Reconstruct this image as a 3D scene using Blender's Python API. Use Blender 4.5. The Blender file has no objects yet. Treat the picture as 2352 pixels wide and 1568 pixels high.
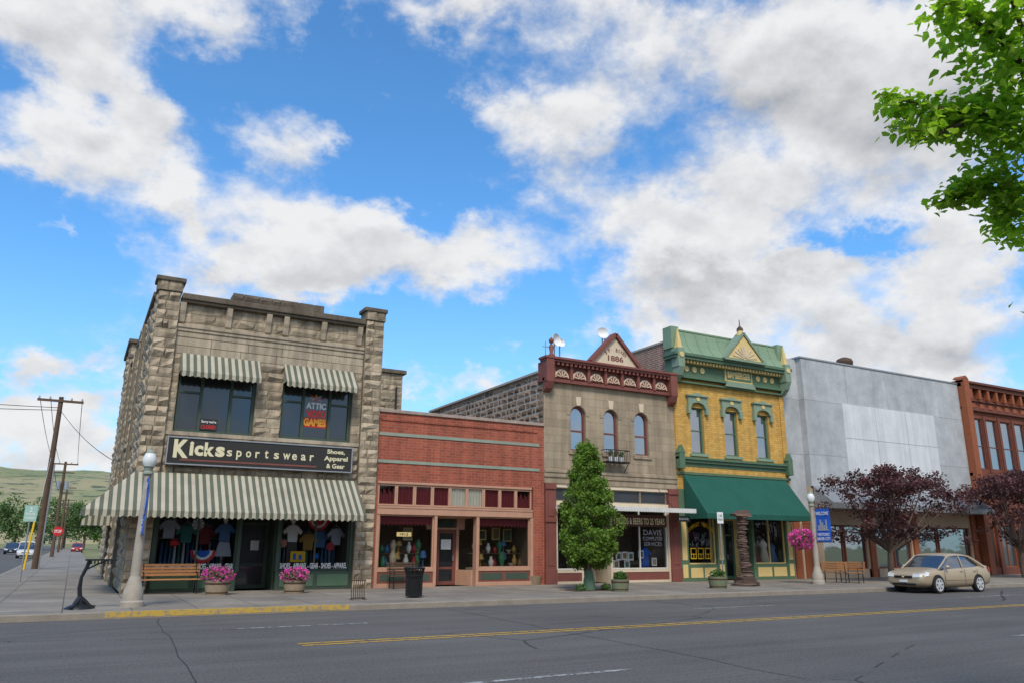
import bpy, math, random
from mathutils import Vector, Matrix
R=random.Random(11); rad=math.radians; pi=math.pi; sin=math.sin; cos=math.cos
S=bpy.context.scene; COL=S.collection
# ---------------------------------------------------------------- camera model
FP=1770.0; pitch=math.atan(466/1770.0); yaw=rad(28.83); roll=rad(.35); CAM=Vector((0,0,1.75))
F=Vector((cos(pitch)*sin(yaw),cos(pitch)*cos(yaw),sin(pitch)))
R0=Vector((cos(yaw),-sin(yaw),0)); U0=Vector((-sin(pitch)*sin(yaw),-sin(pitch)*cos(yaw),cos(pitch)))
RR=R0*cos(roll)+U0*sin(roll); UU=U0*cos(roll)-R0*sin(roll)
def ray(u,v): return F*FP+RR*(u-1176)-UU*(v-784)
def PY(u,v,Y=29.):
    r=ray(u,v); t=Y/r.y; return (r.x*t,CAM.z+r.z*t)
def PG(u,v,z=.15):
    r=ray(u,v); t=(z-CAM.z)/r.z; return (r.x*t,r.y*t)
def PD(u,v,d): return CAM+ray(u,v).normalized()*d
cd=bpy.data.cameras.new('camera'); co=bpy.data.objects.new('camera',cd); COL.objects.link(co)
cd.sensor_width=36; cd.lens=FP/2352*36; cd.clip_end=9000; cd.clip_start=.1
M4=Matrix((RR,UU,-F)).transposed().to_4x4(); M4.translation=CAM; co.matrix_world=M4
S.camera=co
S.view_settings.view_transform='Standard'; S.view_settings.look='None'; S.view_settings.exposure=0
# ---------------------------------------------------------------- node helper
class NT:
    def __init__(s,nt): s.nt=nt; s.nodes=nt.nodes
    def n(s,t,**k):
        o=s.nodes.new(t)
        for a,b in k.items(): setattr(o,a,b)
        return o
    def set(s,sock,val):
        if isinstance(val,bpy.types.NodeSocket): s.nt.links.new(val,sock)
        elif val is not None:
            if isinstance(val,(tuple,list)) and len(val)==3 and sock.type=='RGBA': val=(*val,1)
            sock.default_value=val
    def m(s,op,a,b=None,c=None,clamp=False):
        o=s.n('ShaderNodeMath',operation=op,use_clamp=clamp); s.set(o.inputs[0],a); s.set(o.inputs[1],b)
        if c is not None: s.set(o.inputs[2],c)
        return o.outputs[0]
    def vm(s,op,a,b=None,sc=None):
        o=s.n('ShaderNodeVectorMath',operation=op); s.set(o.inputs[0],a); s.set(o.inputs[1],b)
        if sc is not None: s.set(o.inputs['Scale'],sc)
        return o.outputs[0]
    def mix(s,f,a,b,blend='MIX'):
        o=s.n('ShaderNodeMix',data_type='RGBA',blend_type=blend); s.set(o.inputs[0],f); s.set(o.inputs[6],a); s.set(o.inputs[7],b); return o.outputs[2]
    def noise(s,vec,scale,detail=3,rough=.55,dist=0,dim='3D'):
        o=s.n('ShaderNodeTexNoise',noise_dimensions=dim); s.set(o.inputs['Vector'],vec); s.set(o.inputs['Scale'],scale)
        s.set(o.inputs['Detail'],detail); s.set(o.inputs['Roughness'],rough); s.set(o.inputs['Distortion'],dist); return o.outputs[0]
    def ss(s,x,a,b,c=0,d=1):
        o=s.n('ShaderNodeMapRange',interpolation_type='SMOOTHSTEP'); s.set(o.inputs[0],x)
        for i,q in enumerate((a,b,c,d)): s.set(o.inputs[i+1],q)
        return o.outputs[0]
    def comb(s,x,y,z):
        o=s.n('ShaderNodeCombineXYZ'); s.set(o.inputs[0],x); s.set(o.inputs[1],y); s.set(o.inputs[2],z); return o.outputs[0]
    def sep(s,v):
        o=s.n('ShaderNodeSeparateXYZ'); s.set(o.inputs[0],v); return o.outputs
    def bump(s,h,st,d=.05,nrm=None):
        o=s.n('ShaderNodeBump'); s.set(o.inputs['Height'],h); s.set(o.inputs['Strength'],st); s.set(o.inputs['Distance'],d)
        if nrm: s.set(o.inputs['Normal'],nrm)
        return o.outputs[0]
    def pos(s):
        return s.n('ShaderNodeNewGeometry').outputs['Position']
    def wall(s):
        g=s.n('ShaderNodeNewGeometry'); p=s.sep(g.outputs['Position']); nn=s.sep(g.outputs['True Normal'])
        k=s.m('GREATER_THAN',s.m('ABSOLUTE',nn[0]),.7)
        u=s.m('ADD',s.m('MULTIPLY',p[0],s.m('SUBTRACT',1,k)),s.m('MULTIPLY',p[1],k))
        return s.comb(u,p[2],0),u,p[2]
def newmat(name):
    m=bpy.data.materials.new(name); m.use_nodes=True; t=NT(m.node_tree); return m,t,m.node_tree.nodes['Principled BSDF']
def fin(t,b,col,rough=.7,nrm=None,metal=0,spec=.4):
    t.set(b.inputs['Base Color'],col); t.set(b.inputs['Roughness'],rough); t.set(b.inputs['Metallic'],metal); t.set(b.inputs['Specular IOR Level'],spec)
    if nrm: t.set(b.inputs['Normal'],nrm)
def mat(name,col,rough=.75,var=.2,vs=2.5,bump=0,bs=25,metal=0,tint=0,spec=.35,streak=0):
    m,t,b=newmat(name); p=t.pos()
    n=t.noise(p,vs,4,.6); n2=t.noise(p,vs*9,2,.6)
    f=t.m('MULTIPLY_ADD',t.m('ADD',t.m('MULTIPLY',n,.7),t.m('MULTIPLY',n2,.3)),var*2.4,1-var*1.2)
    if tint:
        a=t.n('ShaderNodeAttribute',attribute_name='tint').outputs['Fac']
        f=t.m('MULTIPLY',f,t.m('MULTIPLY_ADD',a,tint*2,1-tint))
    if streak:
        q=t.vm('MULTIPLY',p,(3.,3.,.25)); f=t.m('MULTIPLY',f,t.m('MULTIPLY_ADD',t.ss(t.noise(q,1.,4,.6),.35,.65),streak,1-streak))
    c=t.vm('SCALE',(col[0],col[1],col[2]),None,f)
    nr=t.bump(t.noise(p,bs,3,.6),bump,.03) if bump else None
    fin(t,b,c,rough,nr,metal,spec); return m
def brick(name,c1,c2,mo,w,h,ms=.01,bump=.3,var=.3,rough=.85,off=.5,streak=.2):
    m,t,b=newmat(name); v,u,z=t.wall()
    o=t.n('ShaderNodeTexBrick'); o.offset=off; t.set(o.inputs['Vector'],v)
    for k,q in (('Color1',c1),('Color2',c2),('Mortar',mo),('Scale',1.),('Mortar Size',ms),('Mortar Smooth',.1),('Bias',0.),('Brick Width',w),('Row Height',h)): t.set(o.inputs[k],q)
    p=t.pos(); n=t.noise(p,.7,5,.65); n2=t.noise(p,14,3,.6)
    f=t.m('MULTIPLY_ADD',t.m('ADD',t.m('MULTIPLY',n,.6),t.m('MULTIPLY',n2,.4)),var*2.2,1-var*1.1)
    q=t.vm('MULTIPLY',p,(3.,3.,.2)); f=t.m('MULTIPLY',f,t.m('MULTIPLY_ADD',t.ss(t.noise(q,1.,4,.6),.35,.65),streak,1-streak))
    c=t.vm('SCALE',o.outputs['Color'],None,f)
    nr=t.bump(t.m('MULTIPLY_ADD',o.outputs['Fac'],-1.,t.m('MULTIPLY',n2,.5)),bump,.02)
    fin(t,b,c,rough,nr); return m
def stripes(name,c1,c2,per):
    m,t,b=newmat(name); v,u,z=t.wall()
    k=t.m('GREATER_THAN',t.m('FRACT',t.m('DIVIDE',u,per)),.5)
    n=t.noise(t.pos(),1.5,4,.6); f=t.m('MULTIPLY_ADD',n,.6,.66)
    c=t.vm('SCALE',t.mix(k,c1,c2),None,f); fin(t,b,c,.85,t.bump(t.noise(t.pos(),6,3),.25,.04)); return m
def glass(name,fac=.7,tint=(.92,.94,.94)):
    m,t,b=newmat(name); t.nodes.remove(b); out=[n for n in t.nodes if n.type=='OUTPUT_MATERIAL'][0]
    tr=t.n('ShaderNodeBsdfTransparent'); t.set(tr.inputs[0],tint)
    gl=t.n('ShaderNodeBsdfGlossy'); t.set(gl.inputs[0],(.9,.93,.95)); t.set(gl.inputs['Roughness'],.02)
    t.set(gl.inputs['Normal'],t.bump(t.noise(t.pos(),.9,2),.06,.05))
    fr=t.n('ShaderNodeFresnel'); t.set(fr.inputs[0],1.5)
    mx=t.n('ShaderNodeMixShader'); t.set(mx.inputs[0],t.m('MULTIPLY',fr.outputs[0],fac)); t.set(mx.inputs[1],tr.outputs[0]); t.set(mx.inputs[2],gl.outputs[0])
    t.set(out.inputs[0],mx.outputs[0]); return m
def dglass(name,fac,col=(.012,.014,.016)):
    m,t,b=newmat(name); fin(t,b,col,.3); out=[n for n in t.nodes if n.type=='OUTPUT_MATERIAL'][0]
    gl=t.n('ShaderNodeBsdfGlossy'); t.set(gl.inputs[0],(.85,.92,1.)); t.set(gl.inputs['Roughness'],.03)
    t.set(gl.inputs['Normal'],t.bump(t.noise(t.pos(),.8,2),.12,.05))
    mx=t.n('ShaderNodeMixShader'); t.set(mx.inputs[0],fac); t.set(mx.inputs[1],b.outputs[0]); t.set(mx.inputs[2],gl.outputs[0]); t.set(out.inputs[0],mx.outputs[0]); return m
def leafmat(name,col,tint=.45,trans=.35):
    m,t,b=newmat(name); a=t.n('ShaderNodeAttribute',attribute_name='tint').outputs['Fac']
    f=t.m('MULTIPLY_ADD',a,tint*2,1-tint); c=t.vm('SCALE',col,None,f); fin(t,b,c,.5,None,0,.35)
    out=[n for n in t.nodes if n.type=='OUTPUT_MATERIAL'][0]
    tl=t.n('ShaderNodeBsdfTranslucent'); t.set(tl.inputs[0],t.vm('MULTIPLY',c,(1.2,1.25,.6)))
    mx=t.n('ShaderNodeMixShader'); t.set(mx.inputs[0],trans); t.set(mx.inputs[1],b.outputs[0]); t.set(mx.inputs[2],tl.outputs[0]); t.set(out.inputs[0],mx.outputs[0]); return m
# ---------------------------------------------------------------- mesh helper
def wloc(o):
    v=Vector((0,0,0))
    while o: v+=o.location; o=o.parent
    return v
class MB:
    def __init__(s): s.v=[];s.f=[];s.mi=[];s.t=[];s.m=0;s.k=.5
    def fc(s,ix): s.f.append(tuple(ix)); s.mi.append(s.m); s.t.append(s.k)
    def add(s,pts): n=len(s.v); s.v.extend([tuple(p) for p in pts]); return n
    def poly(s,*pts): n=s.add(pts); s.fc(range(n,n+len(pts))); return s
    def hexa(s,p):
        n=s.add(p)
        for q in ((0,3,2,1),(4,5,6,7),(0,1,5,4),(1,2,6,5),(2,3,7,6),(3,0,4,7)): s.fc([n+i for i in q])
        return s
    def box(s,x0,y0,z0,x1,y1,z1):
        return s.hexa([(x0,y0,z0),(x1,y0,z0),(x1,y1,z0),(x0,y1,z0),(x0,y0,z1),(x1,y0,z1),(x1,y1,z1),(x0,y1,z1)])
    def prism(s,pts,a,b,f=lambda p,d:(p[0],d,p[1])):
        k=len(pts); n=s.add([f(p,a) for p in pts]+[f(p,b) for p in pts]); s.fc(range(n,n+k)); s.fc([n+2*k-1-i for i in range(k)])
        for i in range(k): j=(i+1)%k; s.fc((n+i,n+k+i,n+k+j,n+j))
        return s
    def prismx(s,pts,a,b): return s.prism(pts,a,b,lambda p,d:(d,p[0],p[1]))
    def tube(s,pts,rs,n=8,caps=True):
        pts=[Vector(p) for p in pts]
        if not isinstance(rs,(list,tuple)): rs=[rs]*len(pts)
        base=None; rings=[]
        for i,p in enumerate(pts):
            d=(pts[min(i+1,len(pts)-1)]-pts[max(i-1,0)]).normalized()
            if base is None: base=Vector((0,0,1)) if abs(d.z)<.9 else Vector((1,0,0))
            a=(base-d*base.dot(d)).normalized(); b=d.cross(a); base=a
            rings.append(s.add([p+(a*cos(2*pi*j/n)+b*sin(2*pi*j/n))*rs[i] for j in range(n)]))
        for i in range(len(rings)-1):
            for j in range(n): k=(j+1)%n; s.fc((rings[i]+j,rings[i]+k,rings[i+1]+k,rings[i+1]+j))
        if caps: s.fc([rings[0]+n-1-j for j in range(n)]); s.fc([rings[-1]+j for j in range(n)])
        return s
    def lathe(s,cx,cy,prof,n=16,jit=0):
        rings=[s.add([(cx+r*cos(2*pi*j/n)*(1+R.uniform(-jit,jit)),cy+r*sin(2*pi*j/n)*(1+R.uniform(-jit,jit)),z) for j in range(n)]) for r,z in prof]
        for i in range(len(rings)-1):
            for j in range(n): k=(j+1)%n; s.fc((rings[i]+j,rings[i]+k,rings[i+1]+k,rings[i+1]+j))
        s.fc([rings[0]+n-1-j for j in range(n)]); s.fc([rings[-1]+j for j in range(n)]); return s
    def ball(s,c,r,n=12,m=8):
        if not isinstance(r,(tuple,list)): r=(r,r,r)
        pr=[(max(.02,sin(pi*i/m)),-cos(pi*i/m)) for i in range(m+1)]; n0=len(s.v); s.lathe(0,0,pr,n)
        for i in range(n0,len(s.v)): x,y,z=s.v[i]; s.v[i]=(c[0]+x*r[0],c[1]+y*r[1],c[2]+z*r[2])
        return s
    def beam(s,p0,p1,w,h=None):
        h=h or w; p0=Vector(p0);p1=Vector(p1); d=(p1-p0).normalized(); up=Vector((0,0,1)) if abs(d.z)<.95 else Vector((0,1,0))
        a=d.cross(up).normalized()*w/2; b=a.cross(d).normalized()*h/2
        return s.hexa([p0-a-b,p0+a-b,p1+a-b,p1-a-b,p0-a+b,p0+a+b,p1+a+b,p1-a+b])
    def xf(s,M,n0=0):
        for i in range(n0,len(s.v)): s.v[i]=tuple(M@Vector(s.v[i]))
        return s
    def build(s,name,mats,parent=None,smooth=False,bevel=0,sub=0):
        me=bpy.data.meshes.new(name); o=wloc(parent)
        me.from_pydata([(x-o.x,y-o.y,z-o.z) for x,y,z in s.v],[],s.f)
        if not isinstance(mats,(list,tuple)): mats=[mats]
        for q in mats: me.materials.append(q)
        me.polygons.foreach_set('material_index',s.mi)
        a=me.attributes.new('tint','FLOAT','FACE'); a.data.foreach_set('value',s.t)
        if smooth:
            me.polygons.foreach_set('use_smooth',[True]*len(s.f)); me.set_sharp_from_angle(angle=rad(45 if smooth is True else smooth))
        me.update(); ob=bpy.data.objects.new(name,me); COL.objects.link(ob)
        if parent: ob.parent=parent
        if bevel: q=ob.modifiers.new('b','BEVEL'); q.width=bevel; q.segments=2; q.limit_method='ANGLE'
        if sub: q=ob.modifiers.new('s','SUBSURF'); q.levels=sub; q.render_levels=sub
        return ob
def parts(name,m,parent,boxes,bevel=0):
    for b in boxes: MB().box(*b).build(name,m,parent,bevel=bevel)
def tag(o,label,cat,group=None):
    o['label']=label; o['category']=cat
    if group: o['group']=group
    return o
def thing(name,label,cat,loc=(0,0,0),group=None):
    o=bpy.data.objects.new(name,None); COL.objects.link(o); o.location=loc; o.empty_display_size=.2; return tag(o,label,cat,group)
def struct(o): o['kind']='structure'; return o
def dup(o,loc=None,rotz=None,label=None,parent=None):
    c=o.copy(); COL.objects.link(c)
    if parent: c.parent=parent
    for ch in list(o.children): dup(ch,parent=c)
    if loc is not None: c.location=loc
    if rotz is not None: c.rotation_euler=(0,0,rotz)
    if label: c['label']=label
    return c
TX={}
def tmesh(s,bold):
    if (s,bold) in TX: return TX[(s,bold)]
    cu=bpy.data.curves.new('t','FONT'); cu.body=s; cu.offset=bold; cu.resolution_u=3; ob=bpy.data.objects.new('t',cu); COL.objects.link(ob)
    bpy.context.view_layer.update(); dg=bpy.context.evaluated_depsgraph_get(); me=bpy.data.meshes.new_from_object(ob.evaluated_get(dg))
    vs=[tuple(v.co) for v in me.vertices]; fs=[tuple(p.vertices) for p in me.polygons]
    bpy.data.objects.remove(ob); bpy.data.curves.remove(cu); bpy.data.meshes.remove(me)
    x0=min(v[0] for v in vs);x1=max(v[0] for v in vs);y0=min(v[1] for v in vs);y1=max(v[1] for v in vs)
    TX[(s,bold)]=([((v[0]-x0)/(x1-x0),(v[1]-y0)/(y1-y0)) for v in vs],fs); return TX[(s,bold)]
def tput(mb,s,x0,z0,x1,z1,fn,bold=.015):
    vs,fs=tmesh(s,bold); n=mb.add([fn(x0+a*(x1-x0),z0+b*(z1-z0)) for a,b in vs])
    for f in fs: mb.fc([n+i for i in f])
def text(s,x0,z0,x1,z1,y,m,parent,bold=.015,name='lettering'):
    mb=MB(); tput(mb,s,x0,z0,x1,z1,lambda a,b:(a,y,b),bold); return mb.build(name,m,parent)
def blocks(mb,a0,a1,b0,b1,fn,rowh,bw,rough,gap=.014,nx=4,nz=3):
    rows=max(1,round((b1-b0)/rowh)); h=(b1-b0)/rows
    for r in range(rows):
        ws=[]; tot=0
        while tot<(a1-a0): w=bw*R.uniform(.55,1.5); ws.append(w); tot+=w
        if len(ws)>1 and (a1-a0)-(tot-ws[-1])<bw*.4: tot-=ws.pop()
        k=(a1-a0)/tot; x=a0
        for w in ws:
            w*=k; mb.k=R.random(); base=R.uniform(.3,.8)*rough
            grid=[]
            for j in range(nz):
                for i in range(nx):
                    ed=i in(0,nx-1) or j in(0,nz-1)
                    d=0.004 if ed else base+R.uniform(-.5,.5)*rough
                    jx=0 if i in(0,nx-1) else R.uniform(-.05,.05)*w
                    px=x+gap/2+(w-gap)*(0 if i==0 else 1 if i==nx-1 else (.12+.76*(i-1)/max(1,nx-3)) if nx>3 else .5)+jx
                    pz=b0+r*h+gap/2+(h-gap)*j/(nz-1)+(0 if j in(0,nz-1) else R.uniform(-.2,.2)*h)
                    grid.append(fn(px,pz,d))
            n=mb.add(grid)
            for j in range(nz-1):
                for i in range(nx-1): a=n+j*nx+i; mb.fc((a,a+1,a+nx+1,a+nx))
            x+=w
    mb.k=.5
def FY(Y): return lambda a,b,d:(a,Y-d,b)
def FX(X): return lambda a,b,d:(X-d,a,b)
def win(parent,x0,z0,x1,z1,y,fm,gm,fw=.07,vs=(),hs=(),dep=.1,name='window',back=None):
    f=MB(); f.box(x0,y,z0,x0+fw,y+dep,z1).box(x1-fw,y,z0,x1,y+dep,z1).box(x0+fw,y,z0,x1-fw,y+dep,z0+fw).box(x0+fw,y,z1-fw,x1-fw,y+dep,z1)
    for v in vs: x=x0+v*(x1-x0); f.box(x-fw/2,y+.01,z0+fw,x+fw/2,y+dep-.01,z1-fw)
    for h in hs:
        a,b=(h[1],h[2]) if isinstance(h,tuple) else (0,1); hh=h[0] if isinstance(h,tuple) else h
        z=z0+hh*(z1-z0); f.box(x0+a*(x1-x0)+fw*.5,y+.016,z-fw*.35,x0+b*(x1-x0)-fw*.5,y+dep-.016,z+fw*.35)
    w=f.build(name,fm,parent)
    g=MB(); q=fw/2; g.poly((x0+q,y+dep*.6,z0+q),(x1-q,y+dep*.6,z0+q),(x1-q,y+dep*.6,z1-q),(x0+q,y+dep*.6,z1-q)); g.build('pane',gm,w)
    return w
def arc(cx,cz,r,a0,a1,n): return [(cx+r*cos(a0+(a1-a0)*i/n),cz+r*sin(a0+(a1-a0)*i/n)) for i in range(n+1)]
def leaf(mb,p,s,rng=R,asp=.55):
    d=Vector((rng.gauss(0,1),rng.gauss(0,1),rng.gauss(0,.8)-.3)).normalized(); e=d.cross(Vector((rng.gauss(0,1),rng.gauss(0,1),rng.gauss(0,1)))).normalized()*s*asp*.5
    p=Vector(p); mb.poly(p-d*s*.5,p+e,p+d*s*.5,p-e)
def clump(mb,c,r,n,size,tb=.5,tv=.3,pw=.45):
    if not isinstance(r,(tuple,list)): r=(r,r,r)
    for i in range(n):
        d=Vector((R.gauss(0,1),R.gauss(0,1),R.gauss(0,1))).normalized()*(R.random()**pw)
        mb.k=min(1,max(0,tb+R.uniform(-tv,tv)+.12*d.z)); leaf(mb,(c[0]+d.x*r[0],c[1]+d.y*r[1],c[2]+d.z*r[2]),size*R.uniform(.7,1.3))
# ---------------------------------------------------------------- materials
m_stone=mat('stone',(.44,.355,.25),.9,.55,1.9,.9,14,tint=.22,streak=.42)
m_mortar=mat('mortar',(.20,.165,.12),.95,.2)
m_ashl=mat('stone_smooth',(.45,.37,.27),.9,.38,1.8,.35,22,tint=.14,streak=.36)
m_cope=mat('stone_coping',(.155,.125,.092),.95,.5,2.5,.7,14,streak=.3)
m_basalt=mat('basalt',(.215,.145,.10),.9,.4,2,.5,15,tint=.45)
m_bmort=mat('basalt_mortar',(.50,.44,.36),.95,.2)
m_bowen=brick('tan_ashlar',(.42,.33,.225),(.345,.27,.185),(.25,.20,.145),.85,.36,.008,.4,.42,streak=.28)
m_red=brick('red_brick',(.44,.105,.055),(.33,.072,.040),(.34,.17,.12),.30,.11,.012,.3,.34,streak=.26)
m_yel=brick('yellow_brick',(.76,.44,.10),(.58,.315,.06),(.48,.31,.11),.30,.115,.014,.35,.28,streak=.18)
m_sbrick=brick('old_side_brick',(.36,.16,.10),(.26,.12,.08),(.46,.40,.33),.30,.11,.016,.3,.4)
m_obr=brick('dark_red_brick',(.235,.068,.038),(.195,.055,.032),(.19,.075,.05),.26,.09,.008,.25,.25)
m_orange=mat('orange_trim',(.29,.088,.038),.7,.3)
m_obrown=mat('brown_trim',(.16,.052,.034),.7,.25)
m_peach=mat('peach_paint',(.50,.28,.185),.6,.25,2)
m_maroon=mat('maroon_paint',(.205,.068,.052),.65,.35,2)
m_cream=mat('cream_paint',(.66,.54,.39),.65,.2)
m_white=mat('white_paint',(.64,.63,.59),.6,.18)
m_pgreen=mat('pale_green_stone',(.27,.31,.245),.7,.3)
m_dgreen=mat('dark_green_paint',(.06,.088,.062),.55,.25)
m_green=mat('green_trim',(.095,.165,.098),.6,.3)
m_rgreen=mat('green_roof_metal',(.21,.30,.19),.55,.25,1.)
m_lgreen=mat('sage_trim',(.225,.305,.215),.6,.26)
m_ytrim=mat('yellow_trim',(.70,.52,.21),.6,.2)
m_aw=stripes('striped_awning',(.46,.415,.315),(.115,.125,.09),.235)
m_awg=mat('green_awning',(.013,.092,.066),.85,.28,1.2,.2,6)
m_int=mat('dark_interior',(.17,.155,.135),.9,.35)
m_int2=mat('shop_interior',(.27,.20,.14),.9,.5,1.2)
m_glass=glass('shop_glass',.7); m_dg=dglass('dark_glass',.055); m_dg2=dglass('reflecting_glass',.36,(.02,.03,.04)); m_dg3=dglass('grey_glass',.10,(.05,.055,.06))
m_sign=mat('sign_board',(.035,.032,.028),.4,.15); m_signc=mat('sign_cream',(.72,.65,.42),.6,.08); m_signw=mat('sign_white',(.82,.82,.80),.6,.05)
m_iron=mat('black_iron',(.016,.017,.019),.45,.3,5); m_rust=mat('rusty_iron',(.09,.055,.035),.8,.4,8)
m_wood=mat('bench_wood',(.40,.19,.075),.6,.3,6); m_dwood=mat('old_pole_wood',(.12,.075,.05),.9,.4,4)
m_barrel=mat('barrel_wood',(.30,.23,.15),.85,.35,9); m_gbarrel=mat('green_barrel_wood',(.17,.19,.11),.85,.35,9)
m_conc=mat('lamp_concrete',(.38,.335,.275),.9,.4,4,.2,40); m_globe=mat('lamp_glass',(.72,.74,.72),.3,.05)
m_steel=mat('galvanised_steel',(.38,.39,.40),.45,.15,6,metal=.6); m_wh=mat('white_enamel',(.78,.78,.78),.35,.06)
m_blue=mat('blue_cloth',(.025,.13,.55),.7,.12); m_redp=mat('red_paint',(.60,.02,.02),.45,.1); m_stop=mat('stop_red',(.55,.025,.03),.4,.05)
m_dred=mat('dark_red_cloth',(.22,.035,.04),.85,.3,6); m_ivory=mat('ivory_cloth',(.80,.74,.60),.85,.2,6)
m_yp=mat('yellow_paint',(.75,.45,.02),.7,.2,3); m_pink=leafmat('pink_petals',(.72,.08,.40),.45,.25)
m_lf=leafmat('young_green_leaves',(.150,.25,.036),.5,.35); m_lfn=leafmat('maple_leaves',(.33,.50,.05),.5,.55); m_lfp=leafmat('purple_leaves',(.095,.036,.038),.65,.2)
m_lfd=leafmat('far_leaves',(.075,.14,.032),.5,.25); m_lfs=leafmat('planter_leaves',(.08,.16,.035),.5,.25)
m_bark=mat('bark',(.14,.10,.075),.95,.35,6,.5,20); m_stonestack=mat('driftwood',(.13,.085,.065),.9,.45,5,.5,15,tint=.45)
m_gry=mat('grey_cloth',(.35,.37,.42),.85,.1); m_bcl=mat('blue_shirt',(.08,.18,.36),.85,.1); m_tan=mat('tan_paper',(.5,.4,.25),.8,.1)
# silver cladding
m_silver,t,b=newmat('silver_cladding'); v,u,z=t.wall()
o=t.n('ShaderNodeTexBrick'); o.offset=0; t.set(o.inputs['Vector'],t.vm('ADD',v,(-34.3,-.55,0)))
for k,q in (('Color1',(.47,.485,.495)),('Color2',(.41,.425,.435)),('Mortar',(.25,.26,.265)),('Scale',1.),('Mortar Size',.016),('Mortar Smooth',.3),('Bias',0.),('Brick Width',3.6),('Row Height',3.02)): t.set(o.inputs[k],q)
p=t.pos(); st=t.noise(t.vm('MULTIPLY',p,(1.2,1.2,.22)),1.,5,.65); bl=t.noise(p,.9,8,.72)
f=t.m('ADD',t.m('MULTIPLY_ADD',t.ss(st,.3,.7),.15,.36),t.m('MULTIPLY',bl,1.05)); fin(t,b,t.vm('SCALE',o.outputs['Color'],None,f),.7,t.bump(bl,.12,.1),.0)
m_patch=mat('white_cladding',(.68,.69,.70),.6,.24,.9,streak=.12)
# asphalt
m_asph,t,b=newmat('asphalt'); p=t.pos(); px,py,pz=t.sep(p)
n1=t.noise(p,.22,5,.6); n2=t.noise(p,22,5,.85); n3=t.noise(t.vm('MULTIPLY',p,(.06,1.1,1)),1.,4,.6); n4=t.noise(t.vm('MULTIPLY',p,(.5,9.,1)),1.,3,.6)
f=t.m('ADD',t.m('MULTIPLY',n1,.07),t.m('ADD',t.m('MULTIPLY',t.m('SUBTRACT',n2,.5),.34),t.m('ADD',t.m('MULTIPLY',n3,.09),t.m('MULTIPLY',n4,.045))))
base=t.m('MAXIMUM',t.m('ADD',f,.022),.02)
wp=t.vm('ADD',p,t.vm('SCALE',t.n('ShaderNodeTexNoise').outputs['Color'],None,.6))
vo=t.n('ShaderNodeTexVoronoi',feature='DISTANCE_TO_EDGE'); t.set(vo.inputs['Vector'],t.vm('MULTIPLY',wp,(.11,.17,.0))); t.set(vo.inputs['Scale'],1.)
cr=t.m('MULTIPLY',t.m('LESS_THAN',vo.outputs[0],.003),t.m('GREATER_THAN',t.noise(p,.35,2),.5))
base=t.m('MULTIPLY',base,t.m('SUBTRACT',1,t.m('MULTIPLY',cr,.5)))
fin(t,b,t.vm('SCALE',(1.02,.96,.89),None,base),t.m('MULTIPLY_ADD',n1,.2,.78),t.bump(t.noise(p,50,3,.7),.7,.012),0,.12)
# pavement
m_pave,t,b=newmat('pavement_concrete'); p=t.pos()
o=t.n('ShaderNodeTexBrick'); o.offset=0; t.set(o.inputs['Vector'],p)
for k,q in (('Color1',(.29,.25,.20)),('Color2',(.23,.20,.165)),('Mortar',(.09,.08,.068)),('Scale',1.),('Mortar Size',.014),('Mortar Smooth',.1),('Bias',0.),('Brick Width',1.5),('Row Height',1.5)): t.set(o.inputs[k],q)
n=t.noise(p,.6,6,.7); n2=t.noise(p,12,4,.7); f=t.m('ADD',t.m('MULTIPLY_ADD',n,1.2,.0),t.m('MULTIPLY',n2,.65)); fin(t,b,t.vm('SCALE',o.outputs['Color'],None,f),.85,t.bump(t.noise(p,40,3),.3,.01))
m_kerb=mat('kerb_concrete',(.29,.25,.20),.9,.4,2,.3,30)
def wornpaint(name,col,a=.36,b_=.52,under=(.11,.103,.092)):
    m,t,b=newmat(name); p=t.pos(); k=t.ss(t.noise(p,7,5,.7),a,b_); fin(t,b,t.mix(k,under,col),.75); return m
m_ypt=wornpaint('yellow_road_paint',(.60,.345,.025)); m_wpt=wornpaint('white_road_paint',(.48,.48,.46),.42,.62); m_yk=wornpaint('yellow_kerb_paint',(.56,.36,.06),.36,.56,(.30,.25,.18))
m_ground=mat('dry_grass',(.20,.20,.08),.95,.4,.05)
m_hill,t,b=newmat('hill_grass'); p=t.pos(); n=t.noise(p,.006,6,.65); n2=t.noise(p,.03,5,.7)
c=t.mix(t.ss(n,.38,.62),(.34,.29,.15),(.21,.23,.10)); c=t.mix(t.ss(n2,.54,.62),c,(.07,.10,.06)); fin(t,b,c,.95)
# ---------------------------------------------------------------- world
SUN_EL=rad(50); SUN_AZ=rad(208)   # azimuth from +Y clockwise
wd=bpy.data.worlds.new('World'); S.world=wd; wd.use_nodes=True; t=NT(wd.node_tree); t.nodes.clear()
out=t.n('ShaderNodeOutputWorld'); tc=t.n('ShaderNodeTexCoord').outputs['Generated']
x,y,z=t.sep(tc); az=t.m('ARCTAN2',x,y); el=t.m('ARCSINE',z)
dv=t.vm('MULTIPLY',tc,(1.,1.,1.45))
wn=t.n('ShaderNodeTexNoise'); t.set(wn.inputs['Vector'],dv); t.set(wn.inputs['Scale'],6.); t.set(wn.inputs['Detail'],6.); t.set(wn.inputs['Roughness'],.62)
w1=t.sep(wn.outputs['Color'])
azw=t.m('MULTIPLY_ADD',t.m('SUBTRACT',w1[0],.5),.40,az); elw=t.m('MULTIPLY_ADD',t.m('SUBTRACT',w1[1],.5),.26,el)
def ae(u,v):
    r=ray(u,v).normalized(); return math.atan2(r.x,r.y),math.asin(r.z)
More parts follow.
